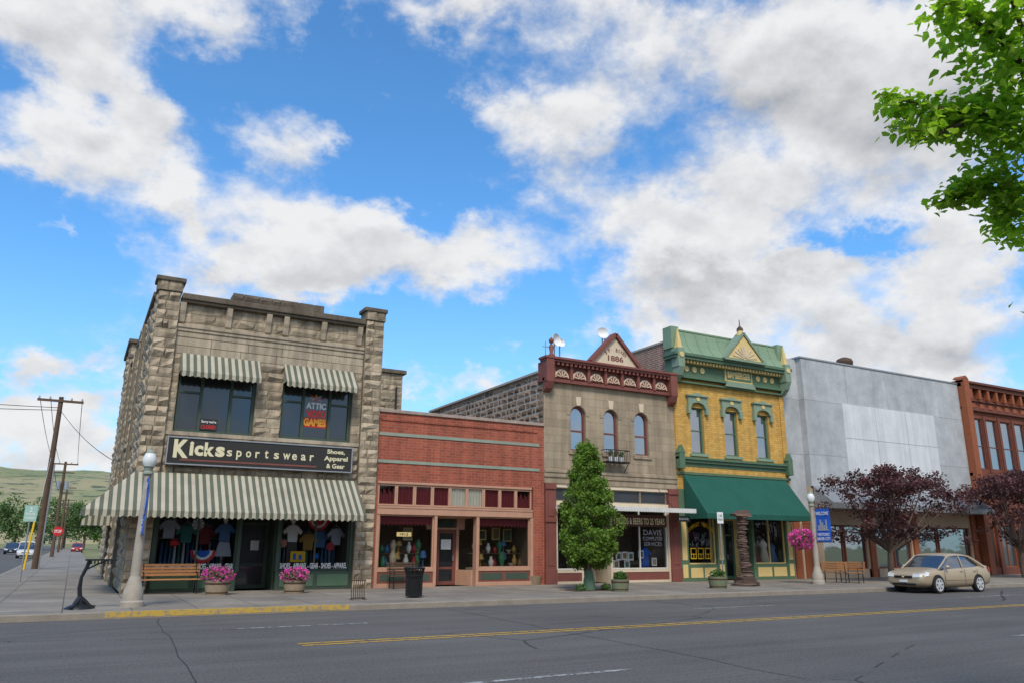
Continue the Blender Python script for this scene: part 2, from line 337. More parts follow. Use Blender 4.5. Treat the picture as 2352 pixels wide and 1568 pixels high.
def lobes(L,base):
    cov=base
    for (u,v,ru,rv,am) in L:
        a0,e0=ae(u,v); ra=abs(ae(u+ru,v)[0]-ae(u-ru,v)[0])/2; re=abs(ae(u,v+rv)[1]-ae(u,v-rv)[1])/2
        dx=t.m('MULTIPLY_ADD',azw,1/ra,-a0/ra); dy=t.m('MULTIPLY_ADD',elw,1/re,-e0/re)
        s=t.m('MULTIPLY_ADD',dy,dy,t.m('MULTIPLY',dx,dx)); e=t.m('EXPONENT',t.m('MULTIPLY',s,-1.))
        cov=t.m('MULTIPLY_ADD',e,am,cov)
    return cov
base=t.m('MULTIPLY_ADD',t.ss(y,.0,-.5),.35,.15)
cov=lobes([(120,40,330,150,.52),(480,30,230,110,.46),(240,250,170,150,.46),(370,420,85,65,.42),(40,365,130,60,.3),(640,330,140,115,.38),(740,570,170,100,.42),(980,570,210,100,.52),(720,660,130,50,.3),(1120,30,330,70,.38),(1240,310,170,155,.5),(1750,120,340,200,.62),(2200,220,320,230,.62),(1520,490,220,120,.56),(1700,640,250,100,.52),(2240,600,200,105,.58),(2080,770,360,70,.5),(1560,740,160,55,.42),(880,240,100,50,.22),(540,570,80,50,.2),(1180,800,180,35,.3),(1050,890,140,35,.34),(30,830,80,70,.45),(110,1000,170,90,.6),(150,800,130,30,.25),(10,530,40,50,.3),(2100,880,320,50,.45),
(760,180,60,170,-.3),(910,380,110,60,-.25),(1900,560,150,45,-.42),(250,610,260,70,-.2),(1180,720,170,55,-.25),(1000,260,60,140,-.2),(440,240,40,60,-.12)],base)
dark=lobes([(1740,240,300,150,.36),(2150,340,260,130,.40),(1620,660,240,45,.34),(2150,800,320,50,.40),(260,210,330,80,.15),(1280,420,180,60,.22),(900,650,220,40,.22),(700,400,120,40,.12),(2200,690,200,35,.14),(330,450,110,30,.2),(1100,60,260,50,.14)],0.)
f1=t.noise(dv,4.6,10,.60); bn_=t.noise(dv,11.,6,.55); bill=t.m('SUBTRACT',.85,t.m('ABSOLUTE',t.m('MULTIPLY_ADD',bn_,2.,-1.)))
up=t.vm('ADD',dv,(-.01,-.01,.03)); f2=t.noise(up,4.6,7,.60); bn2=t.noise(up,11.,4,.55)
den=t.m('ADD',t.m('MULTIPLY_ADD',t.m('SUBTRACT',f1,.5),1.75,cov),t.m('MULTIPLY',bill,.16))
mask=t.ss(den,.32,.76)
sh=t.m('ADD',t.m('MULTIPLY',t.m('SUBTRACT',f1,f2),1.5),t.m('MULTIPLY',t.m('SUBTRACT',bn_,bn2),.75))
thick=t.ss(den,.7,1.4)
sv=t.m('SUBTRACT',t.m('SUBTRACT',t.m('ADD',.93,sh),t.m('MULTIPLY',thick,.22)),dark,clamp=True)
cc=t.mix(sv,(.26,.285,.33),(.86,.865,.88))
sky=t.n('ShaderNodeTexSky',sky_type='NISHITA'); sky.sun_disc=False; sky.sun_elevation=SUN_EL; sky.sun_rotation=SUN_AZ; sky.air_density=1.; sky.dust_density=.6; sky.ozone_density=2.
sc=t.mix(t.ss(el,.36,.02,0,.42),t.vm('MULTIPLY',sky.outputs[0],(.70,1.27,1.62)),(3.6,4.8,5.7))
bg1=t.n('ShaderNodeBackground'); t.set(bg1.inputs[0],sc); t.set(bg1.inputs[1],.145)
bg2=t.n('ShaderNodeBackground'); t.set(bg2.inputs[0],cc); t.set(bg2.inputs[1],1.)
mx=t.n('ShaderNodeMixShader'); t.set(mx.inputs[0],mask); t.set(mx.inputs[1],bg1.outputs[0]); t.set(mx.inputs[2],bg2.outputs[0]); t.set(out.inputs[0],mx.outputs[0])
sd=bpy.data.lights.new('sun','SUN'); sd.energy=2.7; sd.angle=rad(15); sd.color=(1,.925,.82); so=bpy.data.objects.new('sun',sd); COL.objects.link(so)
sdir=Vector((sin(SUN_AZ)*cos(SUN_EL),cos(SUN_AZ)*cos(SUN_EL),sin(SUN_EL))); so.rotation_euler=sdir.to_track_quat('Z','Y').to_euler()
# ---------------------------------------------------------------- ground
KY=21.45; YF=29.0; SX=-3.0
g=MB().poly((-4000,-2000,-.03),(4000,-2000,-.03),(4000,5000,-.03),(-4000,5000,-.03)); struct(g.build('ground',m_ground))
g=MB().poly((-300,5.3,0),(400,5.3,0),(400,KY,0),(-300,KY,0)); struct(g.build('road',m_asph))
g=MB().poly((-14,KY,0),(SX,KY,0),(SX,420,0),(-14,420,0)); struct(g.build('side_road',m_asph))
g=MB().box(SX+.18,KY+.18,-.02,70,YF+.3,.15).box(SX+.18,YF+.3,-.02,1.5,240,.15); struct(g.build('pavement',m_pave))
g=MB().box(SX,KY,-.02,70,KY+.18,.152).box(SX,KY+.18,-.02,SX+.18,240,.152); struct(g.build('kerb',m_kerb,bevel=.02))
g=MB().box(-60,-4,-.02,70,5.1,.15); struct(g.build('near_pavement',m_pave)); g=MB().box(-60,5.1,-.02,70,5.3,.152); struct(g.build('near_kerb',m_kerb))
g=MB().box(-40,KY,-.02,-14,240,.15); struct(g.build('far_pavement',m_pave))
g=MB(); g.poly((.9,KY-.004,.03),(6.8,KY-.004,.03),(6.8,KY-.004,.157),(.9,KY-.004,.157)).poly((.9,KY-.004,.157),(6.8,KY-.004,.157),(6.8,KY+.13,.157),(.9,KY+.13,.157)); struct(g.build('yellow_kerb_paint',m_yk))
g=MB()
for yy in (14.5,14.78): g.poly((3.8,yy,.004),(120,yy,.004),(120,yy+.11,.004),(3.8,yy+.11,.004))
struct(g.build('yellow_centre_lines',m_ypt))
g=MB()
for k in range(-1,8):
    for yy,xx in ((17.9,2.95),(9.7,4.2)):
        g.poly((xx+13*k,yy,.004),(xx+13*k+3.2,yy,.004),(xx+13*k+3.2,yy+.11,.004),(xx+13*k,yy+.11,.004))
struct(g.build('white_lane_lines',m_wpt))
g=MB()
for x0 in (1.5,9.,27.,39.):
    pr_=None
    for i in range(14):
        yy=8.+(KY-.4-8.)*i/13; xx=x0+.5*i/13+R.uniform(-.06,.06)
        if pr_: g.poly((pr_[0],pr_[1],.003),(pr_[0]+.018,pr_[1],.003),(xx+.018,yy,.003),(xx,yy,.003))
        pr_=(xx,yy)
struct(g.build('tar_seams',mat('tar',(.035,.034,.032),.7,.2)))
# hills
g=MB(); nx,ny=90,16
for j in range(ny+1):
    for i in range(nx+1):
        xx=-1800+3600*i/nx; yy=900+1500*j/ny; q=sin(pi*min(1,j/ny*1.0)*.5)
        h=(136+24*sin(xx*.0027+1.9)+14*sin(xx*.0081+2)+8*sin(xx*.019)-.05*xx)*q+6*sin(yy*.013+xx*.02)*q
        g.v.append((xx,yy,h-3))
for j in range(ny):
    for i in range(nx): a=j*(nx+1)+i; g.fc((a,a+1,a+nx+2,a+nx+1))
struct(g.build('hills',m_hill,smooth=180))
# ================================================================ STONE BUILDING
X0,X1=1.56,9.96
SB=thing('stone_building','two storey rough tan stone corner building with striped awnings','building',(X0,YF,.15))
w=MB(); z0=.15
def wb(x0,zz0,x1,zz1,proud=0,rough=.12,rowh=.33,bw=.62):
    y=YF-proud; w.m=0; w.box(x0,y+.012,zz0,x1,YF+.4,zz1); w.m=1; blocks(w,x0,x1,zz0,zz1,FY(y),rowh,bw,rough)
wb(X0,z0,2.3,10.42,.14,.13,.34,.42); wb(9.22,z0,X1,10.42,.14,.13,.34,.42)
wb(2.3,4.0,9.22,5.36); wb(2.3,5.5,2.55,8.25,0,.05); wb(5.22,5.5,6.18,8.25); wb(8.86,5.5,9.22,8.25,0,.05)
w.m=1; blocks(w,X0,2.3,10.44,10.9,FY(YF-.2),.46,.4,.05); blocks(w,9.22,X1,10.44,10.9,FY(YF-.2),.46,.4,.05)
w.m=0; w.box(X0-.06,YF-.188,10.43,2.34,YF+.5,10.9).box(9.18,YF-.188,10.43,X1+.04,YF+.5,10.9)
w.m=0; w.box(X0+.012,YF+.4,z0,X0+.4,50,10.35); w.m=1; blocks(w,YF-.13,50,z0,10.35,FX(X0),.36,.75,.12,nx=4)
for yy in (33.5,38.,42.4): w.m=0; w.box(X0-.14,yy,z0,X0+.01,yy+.8,10.3); w.m=1; blocks(w,yy,yy+.8,z0,10.3,FX(X0-.15),.36,.5,.09)
w.m=0; w.box(X0-.1,45.5,z0,X0+.7,50.2,12.2).box(9.97,45.5,z0,17.1,52,12.2); w.m=1
blocks(w,45.5,50.2,z0,12.2,FX(X0-.11),.36,.6,.09); blocks(w,X0-.1,X0+.7,10.3,12.2,FY(45.49),.36,.5,.08); blocks(w,9.97,17.1,6.0,12.2,FY(45.49),.36,.6,.08)
w.m=0; w.box(X1-.35,YF+.4,z0,X1,45.5,10.3).box(X0+.7,50,z0,9.97,50.3,10.3)
w.build('wall',[m_mortar,m_stone],SB)
MB().box(X0+.4,YF+.4,9.7,X1-.35,50,9.8).build('roof',m_cope,SB)
parts('parapet_coping',m_cope,SB,[(X0-.26,45.3,12.2,X0+.9,50.4,12.42),(9.97,45.3,12.2,17.3,52,12.45),(X0-.16,45.4,11.4,X0+.75,50.3,11.6),(2.35,YF-.24,10.2,9.17,YF+.45,10.42),(2.36,YF-.17,10.1,9.16,YF+.3,10.198),(X0-.13,YF-.27,10.78,2.42,YF+.58,10.94),(9.1,YF-.27,10.78,X1+.1,YF+.58,10.94),(X0-.12,YF+.6,10.352,X0+.45,45.3,10.55)],.03)
a=MB(); a.box(4.06,YF-.185,10.422,7.46,YF+.42,10.66); blocks(a,4.05,7.47,10.425,10.70,FY(YF-.2),.28,.5,.05); a.build('raised_parapet',m_cope,SB)
a=MB(); a.box(2.3,YF+.06,9.3,9.22,YF+.4,10.1); blocks(a,2.3,9.22,9.42,10.08,FY(YF+.05),.33,.8,.06); a.build('frieze',[m_stone],SB)
a=MB(); a.box(2.3,YF-.10,9.18,9.22,YF+.4,9.3).box(2.3,YF-.06,9.06,9.22,YF+.39,9.18).box(2.3,YF-.02,8.86,9.22,YF+.38,9.06); a.build('string_course',m_ashl,SB,bevel=.015)
a=MB()
for zz in (8.25,8.55):
    xx=2.3
    while xx<9.2:
        ww=min(R.uniform(.9,1.4),9.22-xx); ww=ww if 9.22-xx-ww>.3 else 9.22-xx; a.k=R.random(); a.box(xx+.006,YF+R.uniform(-.004,.012),zz+.006,xx+ww-.006,YF+.37,zz+(.3 if zz<8.5 else .31)-.006); xx+=ww
a.build('lintel_course',m_ashl,SB,bevel=.012)
MB().box(2.3,YF-.05,5.36,9.22,YF+.36,5.5).build('sill_course',m_ashl,SB,bevel=.015)
for xx in (2.42,4.02,5.45,6.1,7.55,9.0):
    k=MB(); k.prismx([(YF+.06,9.35),(YF-.02,9.4),(YF-.06,9.65),(YF-.12,9.8),(YF-.16,10.09),(YF+.06,10.09)],xx-.1,xx+.1); k.build('corbel',m_ashl,SB,bevel=.01)
for xa,xb in ((2.55,5.22),(6.18,8.86)):
    wn_=win(SB,xa,5.5,xb,8.25,YF+.12,m_dgreen,m_dg,.10,(.31,.69),((.52,0,.31),(.52,.69,1)),.14)
    aw=MB(); ya=YF-.02; yb=YF-.72
    aw.poly((xa-.02,ya,8.28),(xb+.02,ya,8.28),(xb+.02,yb,7.52),(xa-.02,yb,7.52)).poly((xa-.02,ya,8.28),(xa-.02,yb,7.52),(xa-.02,ya,7.52)).poly((xb+.02,ya,8.28),(xb+.02,ya,7.52),(xb+.02,yb,7.52))
    n=14
    for i in range(n):
        p0=xa-.02+(xb-xa+.04)*i/n; p1=xa-.02+(xb-xa+.04)*(i+1)/n; pm=(p0+p1)/2
        aw.poly((p0,yb,7.52),(p0,yb,7.36),(pm,yb,7.31),(p1,yb,7.36),(p1,yb,7.52))
    aw.build('window_awning',m_aw,SB)
# window decal
m_so=mat('sign_orange',(.85,.40,.05),.6,.05); m_sb=mat('sign_sky',(.45,.62,.85),.6,.05); m_sr=mat('sign_red',(.85,.06,.04),.6,.05)
AS=thing('window_sign','red, white and orange video games lettering in the right upper window','sign',(7.5,YF+.19,6.1)); ay=YF+.195
text('ATTIC',7.14,6.72,7.90,6.97,ay,m_signw,AS,.04); text('VIDEO',7.14,6.41,7.90,6.68,ay,m_sr,AS,.05); text('GAMES',7.08,6.06,7.94,6.36,ay,m_so,AS,.05)
k=MB(); k.poly((7.06,ay+.004,6.02),(7.97,ay+.004,6.02),(7.94,ay+.004,6.385),(7.08,ay+.004,6.385)); k.build('red_ground',m_redp,AS)
cx,cz=7.5,7.14
for i in range(8):
    an=pi*2*i/8; st=MB(); st.poly((cx,ay,cz),(cx+.17*cos(an-.2),ay,cz+.08*sin(an-.2)),(cx+.36*cos(an),ay,cz+.17*sin(an)),(cx+.17*cos(an+.2),ay,cz+.08*sin(an+.2))); st.build('starburst_ray',[m_sr,m_sb,m_so][i%3],AS)
for yy in (35.0,39.6):
    for zz in (5.6,1.5):
        k=MB(); k.box(X0-.03,yy,zz,X0+.05,yy+1.6,zz+2.3); q=k.build('window',m_dgreen,SB); MB().poly((X0-.06,yy+.1,zz+.1),(X0-.06,yy+1.5,zz+.1),(X0-.06,yy+1.5,zz+2.2),(X0-.06,yy+.1,zz+2.2)).build('pane',m_dg,q)
        MB().box(X0-.2,yy-.1,zz-.15,X0+.05,yy+1.7,zz).build('window_sill',m_ashl,SB)
q=MB(); q.box(15.9,45.2,7.6,16.5,45.38,9.2); q.prism(arc(16.2,9.2,.3,0,pi,8),45.2,45.38); q.build('window',m_dg3,SB)
MB().tube([(16.6,45.2,6),(16.6,45.2,11.3)],.06,8).build('drain_pipe',m_iron,SB)
# storefront
sf=MB(); sf.box(2.3,YF+.05,3.1,9.22,YF+.4,4.0); sf.box(2.3,YF+.02,.15,5.1,YF+.3,.78); sf.box(6.45,YF+.02,.15,9.22,YF+.3,.78); sf.box(5.1,YF+.3,2.95,6.45,YF+1.4,3.1)
for xx in (2.32,5.06,6.42,9.1): sf.box(xx,YF+.0,.78,xx+.12,YF+.3,3.1)
sf.build('shopfront',m_dgreen,SB,bevel=.008)
parts('bulkhead_panel',m_green,SB,[(xa,YF-.005,.26,xb,YF+.02,.68) for xa,xb in ((2.4,3.6),(3.75,4.95),(6.6,7.8),(7.95,9.1))],.01)
w1_=win(SB,2.44,.79,5.06,3.09,YF+.1,m_dgreen,m_glass,.06,(.5,),(),.1,'display_window'); w2_=win(SB,6.54,.79,9.1,3.09,YF+.1,m_dgreen,m_glass,.06,(.5,),(),.1,'display_window')
text('SHOES - APPAREL - GEAR - SHOES - APPAREL - GEAR',2.5,.87,5.0,1.07,YF+.09,m_signw,w1_,.03); text('SHOES - APPAREL - GEAR - SHOES - APPAREL',6.6,.87,9.05,1.07,YF+.09,m_signw,w2_,.03)
i_=MB(); i_.box(2.3,YF+2.4,.15,9.22,YF+2.5,4).box(2.3,YF+.4,.15,2.4,YF+2.4,4).box(9.12,YF+.4,.15,9.22,YF+2.4,4).box(2.4,YF+.4,3.4,9.12,YF+2.4,3.5); i_.box(2.4,YF+.35,.6,5.06,YF+1.0,.75).box(6.45,YF+.35,.6,9.12,YF+1.0,.75); i_.build('interior',m_int,SB)
parts('entrance_reveal',m_dgreen,SB,[(5.1,YF+.3,.15,5.16,YF+1.4,3.),(6.39,YF+.3,.15,6.45,YF+1.4,3.)])
d=win(SB,5.16,.16,6.39,2.95,YF+1.3,m_dgreen,m_dg,.14,(),(.82,.3),.08,'door'); MB().box(5.35,YF+1.24,1.15,5.4,YF+1.29,1.35).build('handle',m_steel,d)
MB().poly((5.75,YF+1.29,1.5),(6.05,YF+1.29,1.5),(6.05,YF+1.29,1.85),(5.75,YF+1.29,1.85)).build('paper_notice',m_signw,d)
aw=MB(); ft=4.06; fb=2.74; yb=27.4; xl=.12; xr=9.15; ys=33.
aw.poly((X0,YF-.16,ft),(xr,YF-.16,ft),(xr,yb,fb),(xl,yb,fb)); aw.poly((X0-.01,YF-.16,ft),(xl,yb,fb),(xl,ys,fb),(X0-.01,ys,ft)); aw.poly((xr,YF-.16,ft),(xr,YF-.16,fb),(xr,yb,fb))
n=46
for i in range(n):
    p0=xl+(xr-xl)*i/n; p1=xl+(xr-xl)*(i+1)/n; pm=(p0+p1)/2; aw.poly((p0,yb,fb),(p0,yb,fb-.17),(pm,yb,fb-.23),(p1,yb,fb-.17),(p1,yb,fb))
for i in range(28):
    p0=yb+(ys-yb)*i/28; p1=yb+(ys-yb)*(i+1)/28; aw.poly((xl,p0,fb),(xl,p0,fb-.17),(xl,(p0+p1)/2,fb-.23),(xl,p1,fb-.17),(xl,p1,fb))
aw.build('awning',m_aw,SB)
aw=MB(); aw.poly((X0-.16,38.3,3.6),(X0-.16,43.2,3.6),(.25,43.2,2.7),(.25,38.3,2.7)).poly((.25,38.3,2.7),(.25,43.2,2.7),(.25,43.2,2.45),(.25,38.3,2.45)).poly((X0-.16,38.3,3.6),(.25,38.3,2.7),(.25,38.3,2.45),(X0-.16,38.3,2.45)); aw.build('side_awning',m_aw,SB)
# big sign
SG=thing('shop_sign','long black shop sign with cream lettering above the big striped awning','sign',(5.6,YF-.2,4.37))
k=MB(); k.box(2.44,YF-.32,4.37,8.86,YF-.1,5.24); k.build('board',m_sign,SG)
k=MB(); k.box(2.4,YF-.35,4.33,8.9,YF-.09,4.37).box(2.4,YF-.35,5.24,8.9,YF-.09,5.28).box(2.4,YF-.35,4.37,2.44,YF-.09,5.24).box(8.86,YF-.35,4.37,8.9,YF-.09,5.24); k.build('frame',m_steel,SG)
yt=YF-.327
def tx(s,a,b,c,d_,m,bold): text(s,a,b,c,d_,yt,m,SG,bold)
lx=2.62
for ch,wd_,lo,hi in (('K',.48,4.56,5.19),('i',.13,4.66,5.14),('c',.29,4.66,5.02),('k',.34,4.66,5.14),('s',.31,4.66,5.02)): tx(ch,lx,lo,lx+wd_,hi,m_signc,.045); lx+=wd_+.03
lx=4.36
for ch in 'sportswear':
    hgt={'p':(.10,.22),'t':(0,.29)}.get(ch,(0,.22)); wd_={'t':.13,'r':.15,'w':.26}.get(ch,.18); tx(ch,lx,4.70-hgt[0],lx+wd_,4.70+hgt[1],m_signc,.02); lx+=.325
MB().box(2.85,yt-.004,4.47,7.55,yt+.02,4.53).build('underline_bar',m_maroon,SG)
tx('Shoes,',7.92,4.98,8.6,5.17,m_signc,.03); tx('Apparel',7.82,4.70,8.72,4.92,m_signc,.03); tx('& Gear',7.92,4.47,8.62,4.64,m_signc,.03)
cs=thing('closed_card','small black closed card in the left upper window','sign',(3.5,YF+.1,5.65)); k=MB(); k.box(3.42,YF+.09,5.62,4.0,YF+.11,6.02); k.build('card',m_sign,cs)
text("Sorry we're",3.46,5.85,3.96,5.97,YF+.086,m_signw,cs,.02); text('CLOSED',3.46,5.67,3.96,5.8,YF+.086,m_redp,cs,.03)
# display goods
def shirt(name,label,x,z,m,m2=None,skirt=False,y=YF+.45):
    T=thing(name,label,'mannequin' if name=='mannequin' else 'shirt',(x,y,z))
    k=MB(); k.prism([(x-.18,z),(x+.18,z),(x+.19,z+.35),(x+.30,z+.26),(x+.37,z+.38),(x+.18,z+.58),(x+.06,z+.62),(x-.06,z+.62),(x-.18,z+.58),(x-.37,z+.38),(x-.30,z+.26),(x-.19,z+.35)],y-.06,y+.06); k.build('body' if name!='mannequin' else 'shirt',m,T,bevel=.03)
    if name=='mannequin':
        k=MB(); k.lathe(x,y,[(.05,z+.6),(.045,z+.66),(.085,z+.72),(.095,z+.8),(.06,z+.88),(.02,z+.9)],12); k.build('head',m_ivory,T,smooth=60)
        k=MB(); k.prism([(x-.17,z-.01),(x+.17,z-.01),(x+.28,z-.5),(x-.28,z-.5)] if skirt else [(x-.17,z-.01),(x+.17,z-.01),(x+.19,z-.85),(x+.04,z-.85),(x,z-.25),(x-.04,z-.85),(x-.19,z-.85)],y-.07,y+.07); k.build('skirt' if skirt else 'trousers',m2,T)
        MB().box(x-.02,y-.02,.75,x+.02,y+.02,z-.5).build('stand',m_iron,T)
    else:
        k=MB(); k.tube([(x-.2,y,z+.6),(x,y,z+.7),(x+.2,y,z+.6)],.01,5).tube([(x,y,z+.7),(x,y,z+.8)],.008,5); k.build('hanger',m_steel,T)
    return T
shirt('mannequin','mannequin in blue shirt and grey skirt left of shop door',4.68,1.8,m_bcl,m_gry,True)
shirt('mannequin','mannequin in white shirt and dark trousers right of shop door',7.05,1.8,m_signw,m_sign)
shirt('hanging_shirt','grey hanging shirt at left end of sportswear window',2.85,1.9,m_gry)
m_teal=mat('teal_cloth',(.05,.20,.20),.85,.1); m_och=mat('ochre_cloth',(.42,.24,.06),.85,.1)
shirt('hanging_shirt','dark teal hanging shirt behind the round paper fan',3.45,1.75,m_teal,y=YF+.8); shirt('hanging_shirt','dark red hanging shirt behind the low bunting',4.1,1.7,m_dred,y=YF+.9)
shirt('hanging_shirt','ochre hanging shirt behind the high red bunting',7.75,1.5,m_och,y=YF+.9); shirt('hanging_shirt','grey hanging shirt at right end of right window',8.75,1.7,m_gry,y=YF+.7); shirt('hanging_shirt','blue hanging shirt between white mannequin and red fan',8.25,1.6,m_bcl,y=YF+1.0)
for i,(xa,lb) in enumerate(((2.6,'clothes rail packed with garments deep in the left window'),(6.7,'clothes rail packed with garments deep in the right window'))):
    T=thing('clothes_rail',lb,'clothes rail',(xa,YF+1.6,.15)); MB().tube([(xa,YF+1.6,.15),(xa,YF+1.6,1.9),(xa+2.3,YF+1.6,1.9),(xa+2.3,YF+1.6,.15)],.025,6).build('rail',m_steel,T)
    for j in range(15):
        xx=xa+.12+j*.145; MB().hexa([(xx,YF+1.38,.95),(xx+.1,YF+1.38,.95),(xx+.1,YF+1.8,.95),(xx,YF+1.8,.95),(xx+.02,YF+1.42,1.8),(xx+.08,YF+1.42,1.8),(xx+.08,YF+1.75,1.8),(xx+.02,YF+1.75,1.8)]).build('garment',[m_gry,m_dred,m_bcl,m_signw,m_teal,m_och,m_sign][R.randrange(7)],T,bevel=.02)
def fan(name,label,x,z,r,cols,half=False,y=YF+.3):
    k=MB(); n=16
    for i in range(n):
        a0=(pi if half else 0)+ (pi if half else 2*pi)*i/n; a1=(pi if half else 0)+(pi if half else 2*pi)*(i+1)/n
        rr=[r*q for q in ([0,.55,.75,1] if len(cols)==3 else [0,1])]
        for j in range(len(rr)-1):
            k.m=j if len(cols)==3 else i%len(cols)
            pts=[(x+rr[j]*cos(a0),y-.01*(i%2),z+rr[j]*sin(a0)),(x+rr[j+1]*cos(a0),y-.01*(i%2),z+rr[j+1]*sin(a0)),(x+rr[j+1]*cos(a1),y,z+rr[j+1]*sin(a1))]
            if j: pts.append((x+rr[j]*cos(a1),y,z+rr[j]*sin(a1)))
            k.poly(*pts)
    tag(k.build(name,cols),label,'decoration')
fan('bunting','red white and blue half round bunting hung low in window',4.0,1.5,.42,[m_blue,m_signw,m_redp],True)
fan('bunting','large red half round bunting high in right window',7.95,2.62,.40,[m_redp,m_signw,m_redp],True)
fan('paper_fan','white and grey round paper fan in left window',3.75,2.38,.2,[m_signw,m_gry]); fan('paper_fan','tan and red paper fan beside white shirt mannequin',6.7,1.75,.14,[m_redp,m_tan]); fan('paper_fan','bright red paper fan at right window end',8.45,1.65,.15,[m_redp,m_dred])
k=MB(); k.ball((3.05,YF+.4,1.75),(.16,.1,.12)); k.box(2.9,YF+.2,1.68,3.2,YF+.35,1.71); tag(k.build('baseball_cap',m_redp,smooth=60),'red baseball cap low in left sportswear window','cap')
k=MB(); k.box(7.0,YF+.32,1.1,7.55,YF+.34,1.48); pst=tag(k.build('poster',m_yp),'yellow poster low in right sportswear window','poster'); parts('poster_print',m_blue,pst,[(7.1,YF+.31,1.18,7.2,YF+.32,1.4),(7.3,YF+.31,1.18,7.42,YF+.32,1.35)])
k=MB(); k.ball((7.95,YF+.4,1.3),.12); tag(k.build('ball',m_blue,smooth=60),'blue ball low in right sportswear window','ball')
# ================================================================ RED BRICK SHOP
A,B=9.97,17.6
RB=thing('red_brick_shop','low red brick shop with peach trim and maroon curtains','building',(A,YF,.15))
w=MB(); w.box(A,YF,4.12,B,YF+.35,6.82).box(A,YF,.15,A+.12,YF+.35,4.12).box(17.05,YF,.15,B,YF+.35,4.12).box(A,YF+.35,.15,A+.3,45,6.6).box(B-.3,YF+.35,.15,B-.005,41,6.6).box(A+.3,44.7,.15,B-.3,45,6.6)
w.build('wall',m_red,RB); MB().box(A+.3,YF+.35,6.2,B-.3,44.7,6.3).build('roof',m_cope,RB)
MB().box(A-.0,YF-.06,6.82,B,YF+.4,6.95).build('coping',mat('parapet_cap',(.36,.28,.235),.8,.6,3),RB,bevel=.015)
w=MB(); w.box(A+.1,YF-.035,6.5,17.25,YF-.0,6.62); w.build('brick_band',m_red,RB)
parts('stone_stripe',m_pgreen,RB,[(A+.05,YF-.03,5.9,17.35,YF,6.02),(A+.05,YF-.03,4.83,17.35,YF,4.95)])
t_=MB(); t_.box(10.09,YF-.04,2.86,17.0,YF+.3,3.16); t_.box(10.09,YF-.06,3.1,17.0,YF-.04,3.18); t_.box(10.09,YF-.02,.15,10.21,YF+.3,2.86).box(12.5,YF-.02,.15,12.62,YF+.3,2.86).box(14.36,YF-.02,.15,14.48,YF+.3,2.86).box(16.9,YF-.02,.15,17.04,YF+.3,2.86); t_.box(10.08,YF-.02,4.03,16.98,YF+.3,4.12)
for a_,b_ in ((10.21,12.5),(14.48,16.9)): t_.box(a_,YF-.01,.15,b_,YF+.3,.30).box(a_,YF-.01,.72,b_,YF+.3,.84)
t_.build('shopfront',m_peach,RB,bevel=.008)
parts('bulkhead',m_maroon,RB,[(a_,YF+.02,.30,b_,YF+.29,.72) for a_,b_ in ((10.21,12.5),(14.48,16.9))])
parts('bulkhead_panel',m_dgreen,RB,[(a_,YF+.012,.38,b_,YF+.022,.64) for a_,b_ in ((10.35,11.3),(11.42,12.38),(14.6,15.6),(15.75,16.78))])
n=9; tw=(16.98-10.1)/n
for i in range(n):
    xa=10.1+tw*i; q=win(RB,xa+.004,3.2,xa+tw-.004,4.02,YF+.03,m_peach,m_glass,.06,(),(),.1,'transom_window')
    cu=MB(); mm=m_ivory if i in (4,5) else m_dred; nn=10
    for j in range(nn):
        p0=xa+.05+(tw-.1)*j/nn; p1=xa+.05+(tw-.1)*(j+1)/nn; y0=YF+.11+.03*(j%2); y1=YF+.11+.03*((j+1)%2); top=3.98 if i not in (0,8) else 3.85-.1*(j%3)
        cu.poly((p0,y0,3.22),(p1,y1,3.22),(p1,y1,top),(p0,y0,top))
    cu.build('curtain',mm,q)
for a_,b_ in ((10.21,12.5),(14.48,16.9)):
    q=win(RB,a_+.003,.845,b_-.003,2.855,YF+.06,m_peach,m_glass,.05,(),(),.08,'display_window')
    va=MB(); nn=14
    for j in range(nn):
        p0=a_+.05+(b_-a_-.1)*j/nn; p1=a_+.05+(b_-a_-.1)*(j+1)/nn; va.poly((p0,YF+.2,2.82),(p0,YF+.2,2.55),((p0+p1)/2,YF+.22,2.44),(p1,YF+.2,2.55),(p1,YF+.2,2.82))
    va.build('valance',m_dred,q)
i_=MB(); i_.box(A+.3,YF+3.,.15,B-.3,YF+3.1,4.1).box(A+.12,YF+.36,.15,A+.3,YF+3,4.1).box(17.05,YF+.36,.15,17.25,YF+3,4.1).box(A+.3,YF+.4,4.13,17.05,YF+3,4.2).box(10.15,YF+.32,.7,12.5,YF+1.2,.83).box(14.48,YF+.32,.7,17.04,YF+1.2,.83); i_.build('interior',m_int2,RB)
parts('display_shelf',m_dwood,RB,[(10.25,YF+.85,1.38,12.45,YF+1.2,1.41),(14.52,YF+.85,1.38,16.88,YF+1.2,1.41)])
i_=MB(); i_.box(12.62,YF+1.1,2.35,14.36,YF+1.25,2.86).box(13.98,YF+1.1,.15,14.1,YF+1.25,2.35).box(13.0,YF+1.1,.15,13.1,YF+1.25,2.35); i_.hexa([(14.3,YF+.3,.15),(14.4,YF+.3,.15),(14.1,YF+1.1,.15),(14.0,YF+1.1,.15),(14.3,YF+.3,.75),(14.4,YF+.3,.75),(14.1,YF+1.1,.75),(14.0,YF+1.1,.75)]); i_.box(12.62,YF+.3,2.8,14.36,YF+1.1,2.86); i_.build('entrance_frame',m_peach,RB)
d=win(RB,13.1,.16,13.98,2.34,YF+1.14,m_maroon,m_dg,.14,(),(.3,),.06,'door'); MB().box(13.82,YF+1.08,1.1,13.86,YF+1.13,1.3).build('handle',m_steel,d)
MB().poly((13.3,YF+1.13,1.55),(13.75,YF+1.13,1.55),(13.75,YF+1.13,1.95),(13.3,YF+1.13,1.95)).build('paper_notice',m_signw,d)
